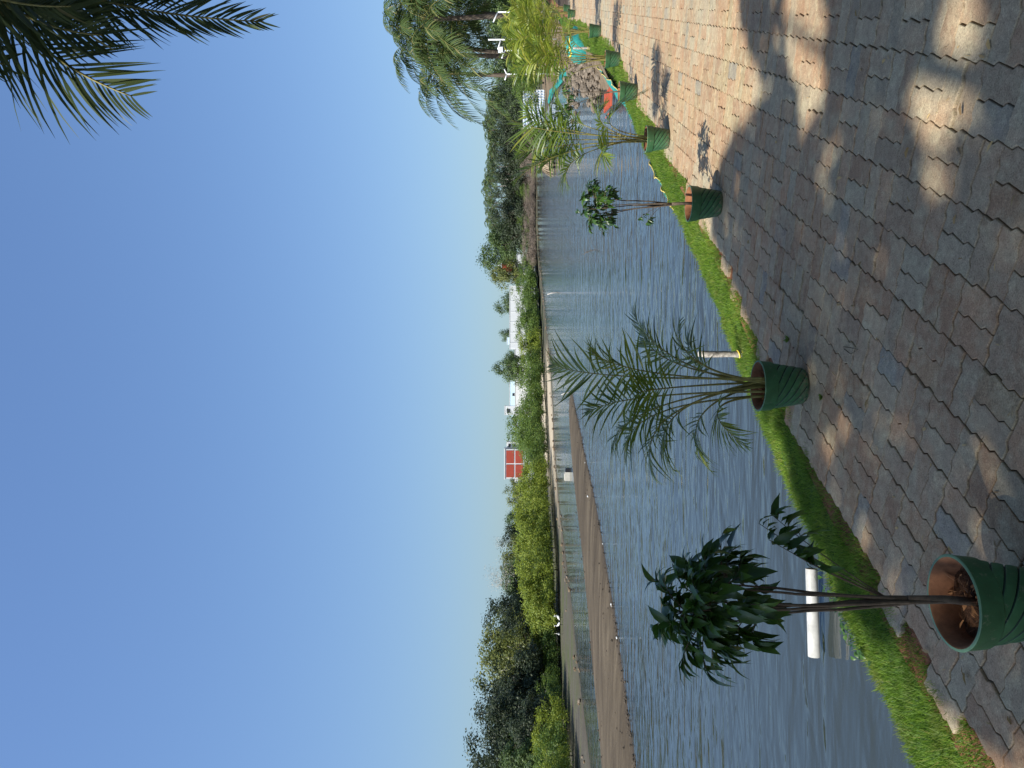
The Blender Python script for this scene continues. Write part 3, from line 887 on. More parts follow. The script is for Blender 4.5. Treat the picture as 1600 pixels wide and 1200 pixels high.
b1_ = D(1470, 941, 2.36); b1_ = (b1_[0], b1_[1], 0.0)
ficus('potted_ficus', b1_, (-0.01, 0.02, 1.00), (0.225, 0.22, 0.215), 84, 720, 0.076, 11,
      'nearest green pot with dark glossy leafy ficus, cut by the photo edge', GR, 6, True,
      extra=((0.235, 0.06, 0.85), (0.19, 0.02, 0.83), (0.26, 0.10, 0.80), (0.15, 0.0, 0.76)))
p2 = gp(1255, 603)
areca('potted_palm', p2, [(0.13, 0.15, 1.45, 0.15), (0.20, -0.1, 1.24, 0.1), (-0.16, 0.1, 1.24, 0.12), (-0.54, -0.05, 0.86, 0.25), (-0.52, 0.1, 0.50, 0.28), (-0.33, -0.25, 0.40, 0.30),
                         (0.44, 0.05, 0.98, 0.0), (0.36, -0.12, 0.74, 0.1), (0.31, 0.2, 0.62, 0.12), (-0.52, 0.25, 0.70, 0.30), (-0.36, 0.0, 1.10, 0.15), (-0.05, -0.25, 1.0, 0.2), (-0.42, 0.3, 0.98, 0.18), (0.36, 0.25, 0.90, 0.10)], 21,
      'green pot with arching dark green feather palm beside the pale stump', GR, 21, 0.27, 0.0135, True)
p3 = gp(1125, 318)
ficus('potted_ficus', p3, (-0.02, 0.05, 0.99), (0.26, 0.25, 0.20), 80, 760, 0.054, 31,
      'green pot with bare-stemmed ficus and round leafy crown, third pot from the front', GR, 5, True, extra=((-0.17, 0, 0.62), (-0.12, 0.04, 0.68)))
p4 = gp(1045, 217)
areca('potted_palm', p4, [(-0.46, 0.1, 1.74, 0.1), (0.42, 0.15, 1.66, 0.1), (0.20, -0.1, 1.80, 0.1), (-0.10, 0.2, 1.72, 0.1), (-0.55, -0.1, 1.15, 0.3), (0.48, -0.15, 0.28, 0.75), (0.55, 0.1, 1.25, 0.2),
                         (-0.28, -0.2, 0.70, 0.35), (0.30, -0.3, 0.75, 0.3), (-0.30, 0.2, 1.45, 0.2), (0.1, 0.3, 1.5, 0.1)], 41,
      'green pot with tall loose feather palm, fourth pot from the front', GR, 28, 0.40, 0.019, False)
p5 = gp(995, 143)
ficus('potted_ficus', p5, (-0.15, 0.05, 1.08), (0.42, 0.36, 0.18), 30, 190, 0.075, 51,
      'green pot with one thin bare stem and sparse flat crown, by the orange plastic', GR, 2, False)
def rand_tips(n, spread, zlo, zhi, seed):
    g = np.random.default_rng(seed); r = []
    for k in range(n):
        a = k * 2.4 + g.uniform(-0.3, 0.3); h = (k + 0.5) / n
        s = spread * (1 - 0.75 * h) * g.uniform(0.85, 1.15)
        r.append((s * math.cos(a), s * math.sin(a), zlo + (zhi - zlo) * h * g.uniform(0.9, 1.08), 0.12 + 0.15 * (1 - h)))
    return r
p6 = gp(969, 92)
areca('potted_palm', p6, rand_tips(13, 0.75, 0.75, 1.9, 61), 61, 'green pot with yellow-green feather palm, sixth pot from the front', GR, 15, 0.36, 0.028, mat='palm_yellow')
p7 = gp(939, 48)
areca('potted_palm', p7, rand_tips(15, 0.9, 0.9, 2.2, 71), 71, 'green pot with bushy yellow feather palm at the far end of the turf', GR, 15, 0.42, 0.034, mat='palm_yellow')
p8 = gp(899, 21)
areca('potted_palm', p8, rand_tips(15, 1.0, 1.0, 2.5, 81), 81, 'small far green pot with bushy yellow palm at the photo edge', GR, 13, 0.5, 0.045, mat='palm_yellow')
p9 = gp(891, 13)
areca('potted_palm', p9, rand_tips(14, 1.0, 1.0, 2.4, 91), 91, 'farthest small green pot, half hidden behind the pot before it', GR, 13, 0.5, 0.05, mat='palm_yellow')

# unpotted palms behind the inlet
for k, (px, py, d, h, s, lab) in enumerate(((880, 75, 33, 2.9, 1.3, 'yellow feather palm clump behind the inlet, beside the teal net'),
                                           (868, 40, 38, 3.4, 1.5, 'broad yellow feather palm clump behind the far pots'),
                                           (866, 112, 40, 2.8, 1.4, 'feather palm clump standing on the far side of the inlet'))):
    b = D(px, py, d)
    areca('palm_clump', (b[0], b[1], -0.1), rand_tips(18, s, 1.2, h, 200 + k), 200 + k, lab, 'feather palms by the inlet', 13, 0.6, 0.055, mat='palm_yellow' if k < 2 else 'palm_leaf', pot=False, cat='palm')

# ------------------------------------------------------------------ small things on the bank
def post(px, py, h, r, z0, lab):
    b = G(px, py, z0); root = empty('wooden_post', b); tag(root, lab, 'post')
    g = np.random.default_rng(int(px)); mb = MB()
    n = 10; C = np.c_[g.normal(0, 0.002, n), g.normal(0, 0.002, n), np.linspace(-0.1, h, n)]
    tube(mb, C, r * (1 + g.normal(0, 0.05, n)), 12)
    shaft = mb.build('shaft', M['post'], root, True)
    for zz in (0.012, 0.045):
        mb = MB(); a = np.linspace(0, 2 * math.pi, 17)
        tube(mb, np.c_[np.cos(a) * (r + 0.004), np.sin(a) * (r + 0.004), zz + 0.01 * np.cos(a)], 0.005, 5); mb.build('tie', M['tie'], root, True)
    mb = MB(); box(mb, (0, 0, h + 0.002), (r * 1.3, r * 1.2, 0.006), 0, 0.4); mb.build('cut_top', M['pale_bark'], root)
post(1163, 553, 0.34, 0.024, -0.03, 'pale mottled stump post with yellow ties beside the feather palm pot')
post(921, 75, 0.42, 0.03, 0.0, 'thin grey stump post standing on the turf before the teal bundle')

# white pipe running out over the water
a, b = G(1268, 893, -0.42), G(1272, 1026, -0.42)
mb = MB()
dirv = norm(b - a); s1 = norm(np.cross(dirv, Z3)); s2 = np.cross(s1, dirv); th = np.linspace(0, 2 * math.pi, 25)
a0 = a - dirv * 0.02
rings = []
for p, r in ((a0, 0.041), (b, 0.041), (b, 0.036), (b - dirv * 0.3, 0.036)):
    rings.append(p + r * (np.cos(th)[:, None] * s1 + np.sin(th)[:, None] * s2))
grid(mb, np.stack(rings, 0))
o = mb.build('drain_pipe', M['pipe'], None, True)
tag(o, 'white plastic pipe sticking out over the water beyond the turf', 'pipe')

def net(pts, zt, zb, lab, seed, off=0.5, rope=True, n=40):
    """a sagging strip of netting along the points, its top edge held by a rope"""
    g = np.random.default_rng(seed); pts = np.asarray(pts, float)
    s = np.linspace(0, 1, n); si = np.linspace(0, 1, len(pts))
    C = np.stack([np.interp(s, si, pts[:, k]) for k in (0, 1)], 1)
    T = norm(np.gradient(C, axis=0)); Nn = np.stack([-T[:, 1], T[:, 0]], 1)
    top = np.interp(s, si, zt) + 0.02 * np.sin(s * 30) ; bot = np.interp(s, si, zb)
    m = 9; P = np.zeros((n, m, 3))
    w1 = np.interp(s, s[::3], g.normal(0, 0.05, len(s[::3]))); w2 = g.normal(0, 0.012, (n, m))
    for k in range(m):
        f = k / (m - 1)
        P[:, k, :2] = C + Nn * (off * f + w1 * math.sin(f * 3) + w2[:, k])[:, None]
        P[:, k, 2] = top * (1 - f) + bot * f + 0.03 * np.sin(f * 9 + s * 14) * f
    root = empty('shade_net', (C[0, 0], C[0, 1], 0)); tag(root, lab, 'net', 'teal nets along the bank')
    o3 = np.array((C[0, 0], C[0, 1], 0))
    mb = MB(); grid(mb, P - o3); mb.build('sheet', M['teal'], root, True)
    if rope:
        mb = MB(); tube(mb, P[:, 0] - o3 + np.array((0, 0, 0.012)), 0.009, 5); mb.build('rope', M['rope'], root, True)

def bank_pts(y0, y1, off, n=6):
    ys = np.linspace(y0, y1, n); r = []
    for y in ys:
        k = np.abs(BL[:, 1] - y).argmin(); r.append(BL[k] + BN[k] * off)
    return np.array(r)
net(bank_pts(8.3, 10.6, 0.56), [-0.10, -0.07, -0.10, -0.06, -0.14, -0.2], [-0.40] * 6, 'sagging teal net with yellow rope just beyond the turf, behind the third pot', 5, 0.4)
net(bank_pts(13.2, 17.5, 0.72), [-0.2, -0.08, -0.12, -0.06, -0.08, -0.05], [-0.45] * 6, 'teal net strip on the bank beyond the turf by the fifth and sixth pots', 6, 0.5)
net(np.array([D(888, 108, 36)[:2], D(872, 128, 44)[:2], D(862, 140, 55)[:2], D(853, 160, 66)[:2]]), [0.02, -0.12, -0.02, -0.14], [-0.38] * 4,
    'long teal net on the far side of the inlet', 8, 0.12, False)

def bundle(c, size, lab):
    g = np.random.default_rng(17); root = empty('tarpaulin_bundle', c); tag(root, lab, 'tarpaulin')
    n, m = 14, 17
    th = np.linspace(0.02, math.pi / 2 + 0.3, n); ph = np.linspace(0, 2 * math.pi, m)
    rr = 1 + 0.16 * np.sin(ph * 3 + 1)[None, :] * np.sin(th)[:, None] + g.normal(0, 0.05, (n, m)); rr[:, -1] = rr[:, 0]
    P = np.stack([np.sin(th)[:, None] * np.cos(ph) * rr * size[0], np.sin(th)[:, None] * np.sin(ph) * rr * size[1], np.cos(th)[:, None] * rr * size[2] + 0.02], -1)
    mb = MB(); grid(mb, P); mb.build('sheet', M['teal'], root, True)
    mb = MB(); tube(mb, P[5, :], 0.03, 6); mb.build('edging', M['tie'], root, True)
c = D(906, 70, 23.5)
bundle((c[0], c[1], -0.12), (0.55, 0.4, 0.5), 'rounded teal tarpaulin bundle with a yellow edge behind the turf')

# orange-red slatted plastic lying on the bank
c = D(956, 157, 17.5)
root = empty('slatted_panel', (c[0], c[1], -0.38)); tag(root, 'orange-red slatted plastic panel lying on the bank beyond the turf', 'panel')
mb = MB(); ax = norm(np.array((-0.25, -0.97, 0))); 
for k in range(9):
    p = np.array((0.0, 0, 0.1)) + ax * (k * 0.14 - 0.5) * 1.3
    mb = MB(); box(mb, p + np.array((0, 0, 0.02 * (k % 2))), (0.42, 0.13, 0.03), 0, -0.25); mb.build('slat', M['orange_plastic'], root)
mb = MB()
for q_ in (-0.16, 0.16): bar(mb, np.array((q_, 0.70, 0.075)) , np.array((q_ - 0.3, -0.72, 0.075)), 0.02)
mb.build('rail', M['orange_plastic'], root)

# rubble round the inlet
mb = MB(); g = np.random.default_rng(9)
for k in range(420):
    if k < 250:
        i = np.abs(BL[:, 1] - g.uniform(20, 30)).argmin(); p = BL[i] + BN[i] * g.uniform(0.9, 2.3)
    else:
        f = g.random(); p = np.array((12.0, 29.5)) * (1 - f) + np.array((16.0, 38.5)) * f + g.normal(0, 0.9, 2)
    rock(mb, (p[0], p[1], -0.46 + g.uniform(0, 0.2)), g.uniform(0.05, 0.15), 4000 + k, 0)
tag(mb.build('rubble', [M['stone'], M['white_wall']]), 'heaped brown rubble stones round the head of the inlet', 'rubble', kind='stuff')
# ground at the inlet head joining both banks
mb = MB()
u = np.linspace(0, 1, 12)
left = np.stack([np.interp(u, (0, 0.3, 1), (12.1, 15.2, 34)), np.interp(u, (0, 0.3, 1), (29.5, 37, 95)), np.full(12, -0.62)], 1)
right = np.stack([np.interp(u, (0, 0.3, 1), (17, 22, 62)), np.interp(u, (0, 0.3, 1), (31, 41, 110)), np.full(12, -0.02)], 1)
grid(mb, np.stack([left, left * 0.7 + right * 0.3 + np.array((0, 0, 0.3)), left * 0.35 + right * 0.65 + np.array((0, 0, 0.16)), right], 1)[:, ::-1])
tag(mb.build('inlet_bank', M['bank'], None, True), kind='structure')

# ------------------------------------------------------------------ far things in the lake
c = G(890, 744, WATER_Z)
root = empty('floating_box', (c[0], c[1], WATER_Z)); tag(root, 'small beige box with a black end floating beside the sandbar', 'box')
sz = 18 * c[1] / F_PX
mb = MB(); box(mb, (0, 0, 0.11), (sz * 0.75, 0.4, 0.26)); box(mb, (-0.03, 0, 0.255), (sz * 0.6, 0.32, 0.03)); mb.build('hull', M['beige'], root)
mb = MB(); box(mb, (sz * 0.375 + 0.09, 0, 0.10), (0.18, 0.36, 0.22)); mb.build('end_block', M['black'], root)

def stick(px, py, px2, py2, r, lab):
    b = G(px, py, WATER_Z); t = D(px2, py2, b[1])
    root = empty('stick', b); tag(root, lab, 'stick')
    mb = MB(); P = np.array([(0, 0, -0.4), (0.01, 0, 0.05), t - b]); P[1] = (t - b) * 0.5 + np.array((0.02, 0, 0)); tube(mb, P, [r, r, r * 0.6], 6); mb.build('shaft', M['pale_bark'], root, True)
stick(871, 456, 855, 460, 0.05, 'thin pale stick standing in open water before the far shore')
stick(889, 612, 877, 617, 0.035, 'thin dark stick at the tip of the sandbar')

c = G(930, 392, WATER_Z)
root = empty('dead_branch', (c[0], c[1], WATER_Z)); tag(root, 'dead grey branch poking out of the water behind the third pot', 'branch')
g = np.random.default_rng(3)
mb = MB()
tube(mb, bez((0, 0, -0.2), (0.1, 0, 0.15), (-0.1, 0.1, 0.35), 8), np.linspace(0.014, 0.006, 8), 6); mb.build('limb', M['trunk'], root, True)
for k in range(9):
    mb = MB(); p = np.array((0.05 - 0.016 * k, 0.01 * k, 0.04 * k)); e = p + np.array((g.normal(0, 0.15), g.normal(0, 0.15), g.uniform(0.05, 0.2)))
    tube(mb, np.array([p, (p + e) / 2 + 0.02, e]), [0.005, 0.004, 0.002], 4); mb.build('twig', M['trunk'], root)

def bird(c, sc, rz, lab):
    root = empty('white_bird', c, rz); tag(root, lab, 'bird', 'white birds at the waterline')
    root.scale = (sc,) * 3
    mb = MB()
    tube(mb, np.array([(-0.30, 0, 0.34), (-0.15, 0, 0.38), (0.02, 0, 0.43), (0.12, 0, 0.50), (0.15, 0, 0.60), (0.11, 0, 0.70), (0.15, 0, 0.78), (0.20, 0, 0.79)]),
         [0.015, 0.075, 0.095, 0.055, 0.028, 0.022, 0.032, 0.02], 8)
    mb.build('body', M['bird'], root, True)
    mb = MB(); tube(mb, np.array([(0.20, 0, 0.79), (0.31, 0, 0.775)]), [0.012, 0.002], 5); mb.build('beak', M['tie'], root)
    for s in (-1, 1):
        mb = MB(); tube(mb, np.array([(0, 0.03 * s, 0.36), (-0.02, 0.03 * s, 0.18), (0, 0.03 * s, 0.0)]), 0.008, 5); mb.build('leg', M['black'], root)
for k, (py, dd) in enumerate(((964, 0.0), (969, 0.5), (974, -0.2), (979, 0.3), (985, -0.6))):
    c = G(878, py, -0.35)
    bird((c[0], c[1] + dd, -0.42), 0.62, k * 1.3, 'white wading bird on the far shore, %s of five from the photo bottom' % ORD[4 - k])

# ------------------------------------------------------------------ far vegetation
def crown_mesh(name, mat, seed, nclump=46, per=42, leaf=0.045, elong=1.6, droop=0.0, fill=0.35, sig=0.085, low=False):
    """foliage in a unit box: radius 0.5, height 1"""
    g = np.random.default_rng(seed)
    v = norm(g.normal(size=(nclump, 3))); v[:, 2] = np.abs(v[:, 2]) * 1.25 - 0.28 * (g.random(nclump) < 0.75)
    v = norm(v)
    if low: v[:, 2] = np.where(g.random(nclump) < 0.5, v[:, 2] * 0.4 - 0.25, v[:, 2]); v = norm(v)
    lob = 1 + 0.13 * np.sin(v[:, 0] * 5 + seed) + 0.12 * np.sin(v[:, 1] * 6 + 2 * seed) + g.normal(0, 0.07, nclump)
    r = np.where(g.random(nclump) < fill, g.uniform(0.35, 0.8, nclump), lob)
    c = v * r[:, None] * np.array((0.45, 0.45, 0.62 if low else 0.55)) + np.array((0, 0, 0.36 if low else 0.46))
    c = np.repeat(c, per, 0); n = len(c); vo = np.repeat(v, per, 0)
    off = g.normal(size=(n, 3)) * sig * np.array((1, 1, 0.75))
    P = c + off
    P[:, 2] = np.maximum(P[:, 2], 0.01)
    nrm = norm(vo * 0.7 + Z3 * 0.5 + norm(off) * 0.5 + g.normal(0, 0.55, (n, 3)))
    d = norm(np.cross(nrm, g.normal(size=(n, 3)))); d[:, 2] -= droop; d = norm(d)
    s = norm(np.cross(nrm, d))
    l = leaf * g.uniform(0.5, 1.25, n) ; w = l / elong
    V = np.stack([P - d * l[:, None] * 0.5 - s * w[:, None] * 0.15, P - s * w[:, None] * 0.5, P + d * l[:, None] * 0.5 + s * w[:, None] * 0.1, P + s * w[:, None] * 0.5], 1)
    return MB().add(V.reshape(-1, 3), np.arange(4 * n).reshape(-1, 4)).mesh(name, mat)

def branches_mesh(name, mat, seed, n=7, thick=0.03, spread=0.42, top=0.8):
    g = np.random.default_rng(seed); mb = MB()
    tube(mb, [(0, 0, -0.05), (0.01, 0, 0.15), (0.0, 0.01, 0.34)], [thick, thick * 0.8, thick * 0.65], 7)
    for k in range(n):
        a = k * 2.4 + g.uniform(-0.3, 0.3); e = np.array((math.cos(a) * spread * g.uniform(0.5, 1), math.sin(a) * spread * g.uniform(0.5, 1), top * g.uniform(0.6, 1.05)))
        s = np.array((0, 0, g.uniform(0.08, 0.32)))
        C = bez(s, s + (e - s) * np.array((0.6, 0.6, 0.35)), e, 8) + g.normal(0, 0.006, (8, 3))
        tube(mb, C, np.linspace(thick * 0.55, thick * 0.12, 8), 5)
        for q_ in range(3):
            i = g.integers(3, 7); e2 = C[i] + np.array((g.normal(0, 0.12), g.normal(0, 0.12), g.uniform(0.03, 0.2)))
            tube(mb, np.array([C[i], (C[i] + e2) / 2 + g.normal(0, 0.01, 3), e2]), [thick * 0.2, thick * 0.14, thick * 0.06], 4)
    return mb.mesh(name, mat)

TRUNKS = [branches_mesh('trunk', M['trunk'], 600 + k) for k in range(3)]
PALE = [branches_mesh('trunk', M['pale_bark'], 620 + k, 11, 0.028, 0.4, 0.95) for k in range(2)]
CR = {
    'bright': [crown_mesh('crown', M['shrub_bright'], 300 + k, 100, 90, 0.056, 2.6, 0.6, 0.3, 0.07, True) for k in range(3)],
    'green': [crown_mesh('crown', M['shrub_green'], 320 + k, 90, 80, 0.058, 2.6, 0.6, 0.3, 0.07, True) for k in range(3)],
    'dark': [crown_mesh('crown', M['tree_dark'], 340 + k, 110, 105, 0.046, 1.7, 0.1, 0.4, 0.065, True) for k in range(3)],
    'mid': [crown_mesh('crown', M['tree_mid'], 360 + k, 90, 85, 0.044, 1.6, 0.0, 0.3, 0.06) for k in range(3)],
    'olive': [crown_mesh('crown', M['tree_olive'], 380 + k, 80, 80, 0.046, 1.6, 0.0, 0.3, 0.065) for k in range(2)],
    'dry': [crown_mesh('crown', M['dry_leaf'], 400 + k, 70, 80, 0.085, 8.0, -0.4, 0.4, 0.08, True) for k in range(2)],
    'pale': [crown_mesh('crown', M['dry_pale'], 420 + k, 44, 40, 0.07, 9.0, -0.3, 0.4, 0.09) for k in range(2)],
}
reg = {}
def shore_y(py):
    """distance of the far waterline seen at photo row py"""
    best, bd_ = 60.0, 1e9
    u = (600 - py) / F_PX
    for p in SL[int(len(SL) * 0.30):]:
        e = abs(p[0] / max(p[1], 1) - u)
        if p[1] > 5 and e < bd_: best, bd_ = p[1], e
    return best

def tree(py, vtop, halfw, kind, back, name, z0=0.1, depth=None, wy=None):
    d = depth if depth else shore_y(py) + back
    b = D(HZ, py, d)
    h = CAM_H + (HZ - vtop) / F_PX * d - z0
    w = 2.15 * halfw * d / F_PX
    h *= 1.03
    root = empty(name, (b[0], b[1], z0))
    k = len(reg.setdefault((name, kind), []))
    g = random.Random(int(py * 7 + vtop))
    tr = link('trunk', (PALE if kind == 'pale' else TRUNKS)[k % (2 if kind == 'pale' else 3)], root, (0, 0, 0), (0, 0, g.uniform(0, 6.28)), (w * (0.4 if name in ('thorn_shrub', 'dry_brush') else 0.95), w * (0.4 if name in ('thorn_shrub', 'dry_brush') else 0.95), h * 0.95))
    cr = link('crown', CR[kind][k % len(CR[kind])], root, (0, 0, h * 0.02), (0, 0, g.uniform(0, 6.28)), (w, (wy or w), h))
    cr['kind'] = 'stuff'
    reg[(name, kind)].append((py, root))
    return root

# bright thorn shrubs along the far waterline
for py, vt, hw, kind, back in ((395, 814, 22, 'green', 4), (425, 810, 26, 'green', 4.5), (455, 806, 28, 'green', 4), (485, 808, 26, 'green', 4), (515, 805, 30, 'green', 4), (548, 813, 30, 'bright', 4), (580, 811, 30, 'green', 4), (612, 813, 32, 'green', 4),
                               (645, 810, 34, 'green', 4), (678, 808, 34, 'green', 4), (706, 815, 32, 'green', 3.8), (730, 817, 32, 'green', 4.5), (757, 812, 32, 'bright', 4), (788, 806, 34, 'bright', 4), (822, 808, 34, 'bright', 4), (856, 808, 34, 'bright', 4), (890, 811, 36, 'bright', 4),
                               (925, 815, 36, 'bright', 4), (958, 824, 32, 'bright', 4), (985, 838, 28, 'green', 4), (1012, 830, 30, 'green', 5), (1040, 834, 30, 'bright', 4.5), (1030, 848, 26, 'green', 3.6), (1075, 845, 28, 'green', 4.5), (1105, 838, 34, 'green', 4.5), (1140, 836, 38, 'bright', 4), (1180, 834, 40, 'green', 4), (1212, 842, 34, 'bright', 3.6), (1260, 832, 44, 'green', 4)):
    vb = np.interp(py, (390, 420, 500, 600, 700, 800, 900, 960, 1050, 1100, 1200, 1260), (838, 840, 846, 853, 857, 865, 872, 875, 876, 884, 899, 906))
    tree(py, vt, hw, kind, 0, 'thorn_shrub', -0.4, (back - 4) * 1.2 + 2.0 * F_PX / (vb - HZ))
# dark trees behind them
for py, vt, hw, kind, back in ((1220, 746, 54, 'dark', 22), (1170, 750, 50, 'dark', 23), (1125, 757, 48, 'dark', 22), (1085, 761, 46, 'dark', 23), (1045, 762, 46, 'olive', 22), (1005, 766, 42, 'olive', 21), (968, 772, 38, 'dark', 22), (935, 788, 36, 'dark', 22),
                               (1195, 768, 50, 'dark', 16), (1150, 772, 46, 'dark', 15), (1105, 780, 44, 'dark', 15), (1065, 784, 44, 'dark', 15), (1200, 795, 44, 'mid', 11), (1025, 792, 40, 'olive', 15), (985, 796, 36, 'dark', 15), (1130, 805, 40, 'dark', 11), (905, 796, 34, 'mid', 20), (870, 794, 30, 'olive', 19), (838, 791, 30, 'dark', 24), (812, 799, 24, 'mid', 22), (1280, 748, 54, 'dark', 18)):
    tree(py, vt, hw, kind, back, 'thorn_tree', 0.1)
# bushes and rounded trees by the white walls
for py, vt, hw, kind, dep in ((770, 797, 24, 'olive', 100), (668, 792, 34, 'green', 100), (577, 779, 20, 'mid', 130), (560, 793, 14, 'mid', 180), (525, 789, 12, 'mid', 182), (475, 781, 18, 'mid', 185), (430, 775, 21, 'olive', 168), (402, 761, 33, 'mid', 195), (375, 772, 28, 'mid', 190)):
    tree(py, vt, hw, kind, 0, 'round_tree', 0.1, dep)
# unseen trees, added to block blue skylight and warm the shade
for k, (x, y, h, w, lab) in enumerate(((9.5, 3.5, 7.5, 7, 'broad tree added out of view to block skylight, right of the viewer'), (8.5, -4.5, 8.5, 8, 'broad tree added out of view to block skylight, behind and right'),
                                       (2.5, -10, 8, 9, 'broad tree added out of view to block skylight, behind the viewer'))):
    root = empty('added_tree', (x, y, -0.03)); tag(root, lab, 'tree', 'unseen trees added to block skylight')
    link('trunk', TRUNKS[k], root, (0, 0, 0), (0, 0, k), (w * 0.8, w * 0.8, h)); link('crown', CR['mid'][k], root, (0, 0, h * 0.15), (0, 0, k * 2), (w, w, h * 0.9))['kind'] = 'stuff'
# leafy backdrop among the palms on the right
for py, vt, hw, kind, dep in ((362, 782, 24, 'dark', 182), (335, 778, 26, 'dark', 180), (308, 781, 24, 'dark', 183), (270, 777, 26, 'dark', 181), (240, 780, 24, 'dark', 179), (212, 776, 26, 'dark', 177), (184, 779, 24, 'dark', 172), (160, 776, 24, 'dark', 150), (355, 790, 26, 'mid', 210), (320, 792, 26, 'dark', 215), (285, 788, 26, 'mid', 215), (250, 790, 26, 'mid', 212), (215, 787, 28, 'olive', 205), (180, 788, 28, 'mid', 200), (150, 785, 28, 'mid', 150), (120, 780, 30, 'dark', 110), (85, 765, 36, 'mid', 95), (45, 755, 40, 'dark', 90), (5, 745, 44, 'mid', 85), (-40, 740, 44, 'dark', 85),
                              (130, 800, 26, 'green', 80), (95, 800, 28, 'mid', 70), (55, 795, 30, 'green', 66), (15, 790, 34, 'mid', 62)):
    tree(py, vt, hw, kind, 0, 'broadleaf_tree', 0.0, dep)
for py, vt, hw, dep in ((345, 808, 14, 178), (322, 806, 15, 180), (300, 812, 13, 176), (225, 806, 14, 175), (190, 808, 14, 170)):
    tree(py, vt, hw, 'green', 0, 'garden_bush', 0.0, dep)
# dry brown brush at the far waterline
for py, vt, hw, dep in ((392, 816, 22, 139), (368, 816, 24, 146), (340, 818, 24, 152), (312, 818, 22, 158), (288, 819, 20, 160), (262, 812, 16, 150), (238, 812, 20, 140), (212, 815, 18, 132), (190, 818, 15, 128)):
    tree(py, vt, hw, 'dry', 0, 'dry_brush', -0.35, dep)
tree(905, 771, 24, 'pale', 20, 'bare_tree', 0.1); tree(850, 787, 14, 'pale', 26, 'bare_tree', 0.1)

desc = {('thorn_shrub', 'bright'): 'yellow-green feathery thorn shrub on the far waterline', ('thorn_shrub', 'green'): 'mid-green thorn shrub on the far waterline',
        ('thorn_tree', 'dark'): 'dark green thorn tree behind the far shrubs', ('thorn_tree', 'mid'): 'mid-green thorn tree behind the far shrubs', ('thorn_tree', 'olive'): 'olive thorn tree behind the far shrubs',
        ('round_tree', 'olive'): 'olive rounded tree by the far white buildings', ('round_tree', 'mid'): 'rounded green tree by the far white buildings', ('round_tree', 'green'): 'spreading green tree beside the red building',
        ('broadleaf_tree', 'mid'): 'mid-green broadleaf tree under the palms', ('broadleaf_tree', 'dark'): 'dark broadleaf tree under the palms', ('broadleaf_tree', 'olive'): 'olive broadleaf tree under the palms', ('broadleaf_tree', 'green'): 'light green broadleaf tree behind the inlet',
        ('garden_bush', 'green'): 'green bush before the far white wall', ('dry_brush', 'dry'): 'dry brown brush at the far waterline', ('bare_tree', 'pale'): 'pale leafless tree above the far shrubs'}
cats = {'thorn_shrub': 'shrub', 'garden_bush': 'bush', 'dry_brush': 'bush'}
grp = {'thorn_shrub': 'thorn shrubs along the far shore', 'thorn_tree': 'dark trees behind the far shrubs', 'round_tree': 'trees by the far buildings', 'broadleaf_tree': 'broadleaf trees among the palms', 'garden_bush': 'bushes by the white wall',
       'dry_brush': 'dry brush on the far shore', 'bare_tree': 'bare trees'}
for (nm, kd), L in reg.items():
    L.sort(key=lambda e: -e[0])
    for i, (py, o) in enumerate(L):
        tag(o, desc[(nm, kd)] + ('' if len(L) == 1 else ', %s from photo bottom' % ORD[i]), cats.get(nm, 'tree'), grp[nm])

# pale dead limbs standing among the dark trees
b = D(HZ, 1040, shore_y(1040) + 17)
root = empty('dead_tree', (b[0], b[1], -0.2)); tag(root, 'fan of bare pale branches against the dark trees', 'tree')
g = np.random.default_rng(77)
for k in range(9):
    e = np.array((g.uniform(-0.9, 1.3), g.uniform(-0.3, 0.3), g.uniform(2.4, 3.6))); s = np.array((g.normal(0, 0.08), 0, -0.05))
    mb = MB(); C = bez(s, s * 0.5 + e * 0.5 + np.array((0, 0, 0.3)), e, 9) + g.normal(0, 0.03, (9, 3)); tube(mb, C, np.linspace(0.045, 0.012, 9), 5); mb.build('branch', M['pale_bark'], root, True)

# dry mound of drooping fronds in the water
b = G(866, 258, WATER_Z); d_ = b[1]
root = empty('dry_frond_mound', (b[0], b[1], WATER_Z)); tag(root, 'drooping mound of dry brown fronds standing in the far water', 'dry mound')
g = np.random.default_rng(12); mb = MB(); sc = d_ / F_PX
for k in range(420):
    a = g.uniform(0, 6.28); r_ = 20 * sc * g.uniform(0.5, 1.0); top = 24 * sc * g.uniform(0.7, 1.05)
    p0 = np.array((g.normal(0, 2 * sc), g.normal(0, 2 * sc), top)); p2 = np.array((math.cos(a) * r_, math.sin(a) * r_, g.uniform(0, 6) * sc)); p1 = (p0 + p2) / 2 + np.array((0, 0, 7 * sc))
    C = bez(p0, p1, p2, 5); s = norm(np.array((-math.sin(a), math.cos(a), 0.3 * g.normal()))) * 0.7 * sc
    grid(mb, np.stack([C - s, C + s * np.linspace(1, 0.1, 5)[:, None]], 1))
fm = mb.build('frond_mass', M['thatch'], root); fm['kind'] = 'stuff'
mb = MB(); tube(mb, [(0, 0, -0.5), (0, 0, 12 * sc), (0, 0, 22 * sc)], [5 * sc, 4 * sc, 2 * sc], 9); mb.build('stump', M['trunk'], root, True)

# ------------------------------------------------------------------ coconut palms
def palm_mesh(seed, nfr, L, nl, w, mat):
    a, r = MB(), MB()
    coco_fronds(a, r, np.zeros(3), nfr, L, seed, nl, w, 0.85)
    return a.mesh('crown', mat), r.mesh('rachis', M['stem_green'], True)

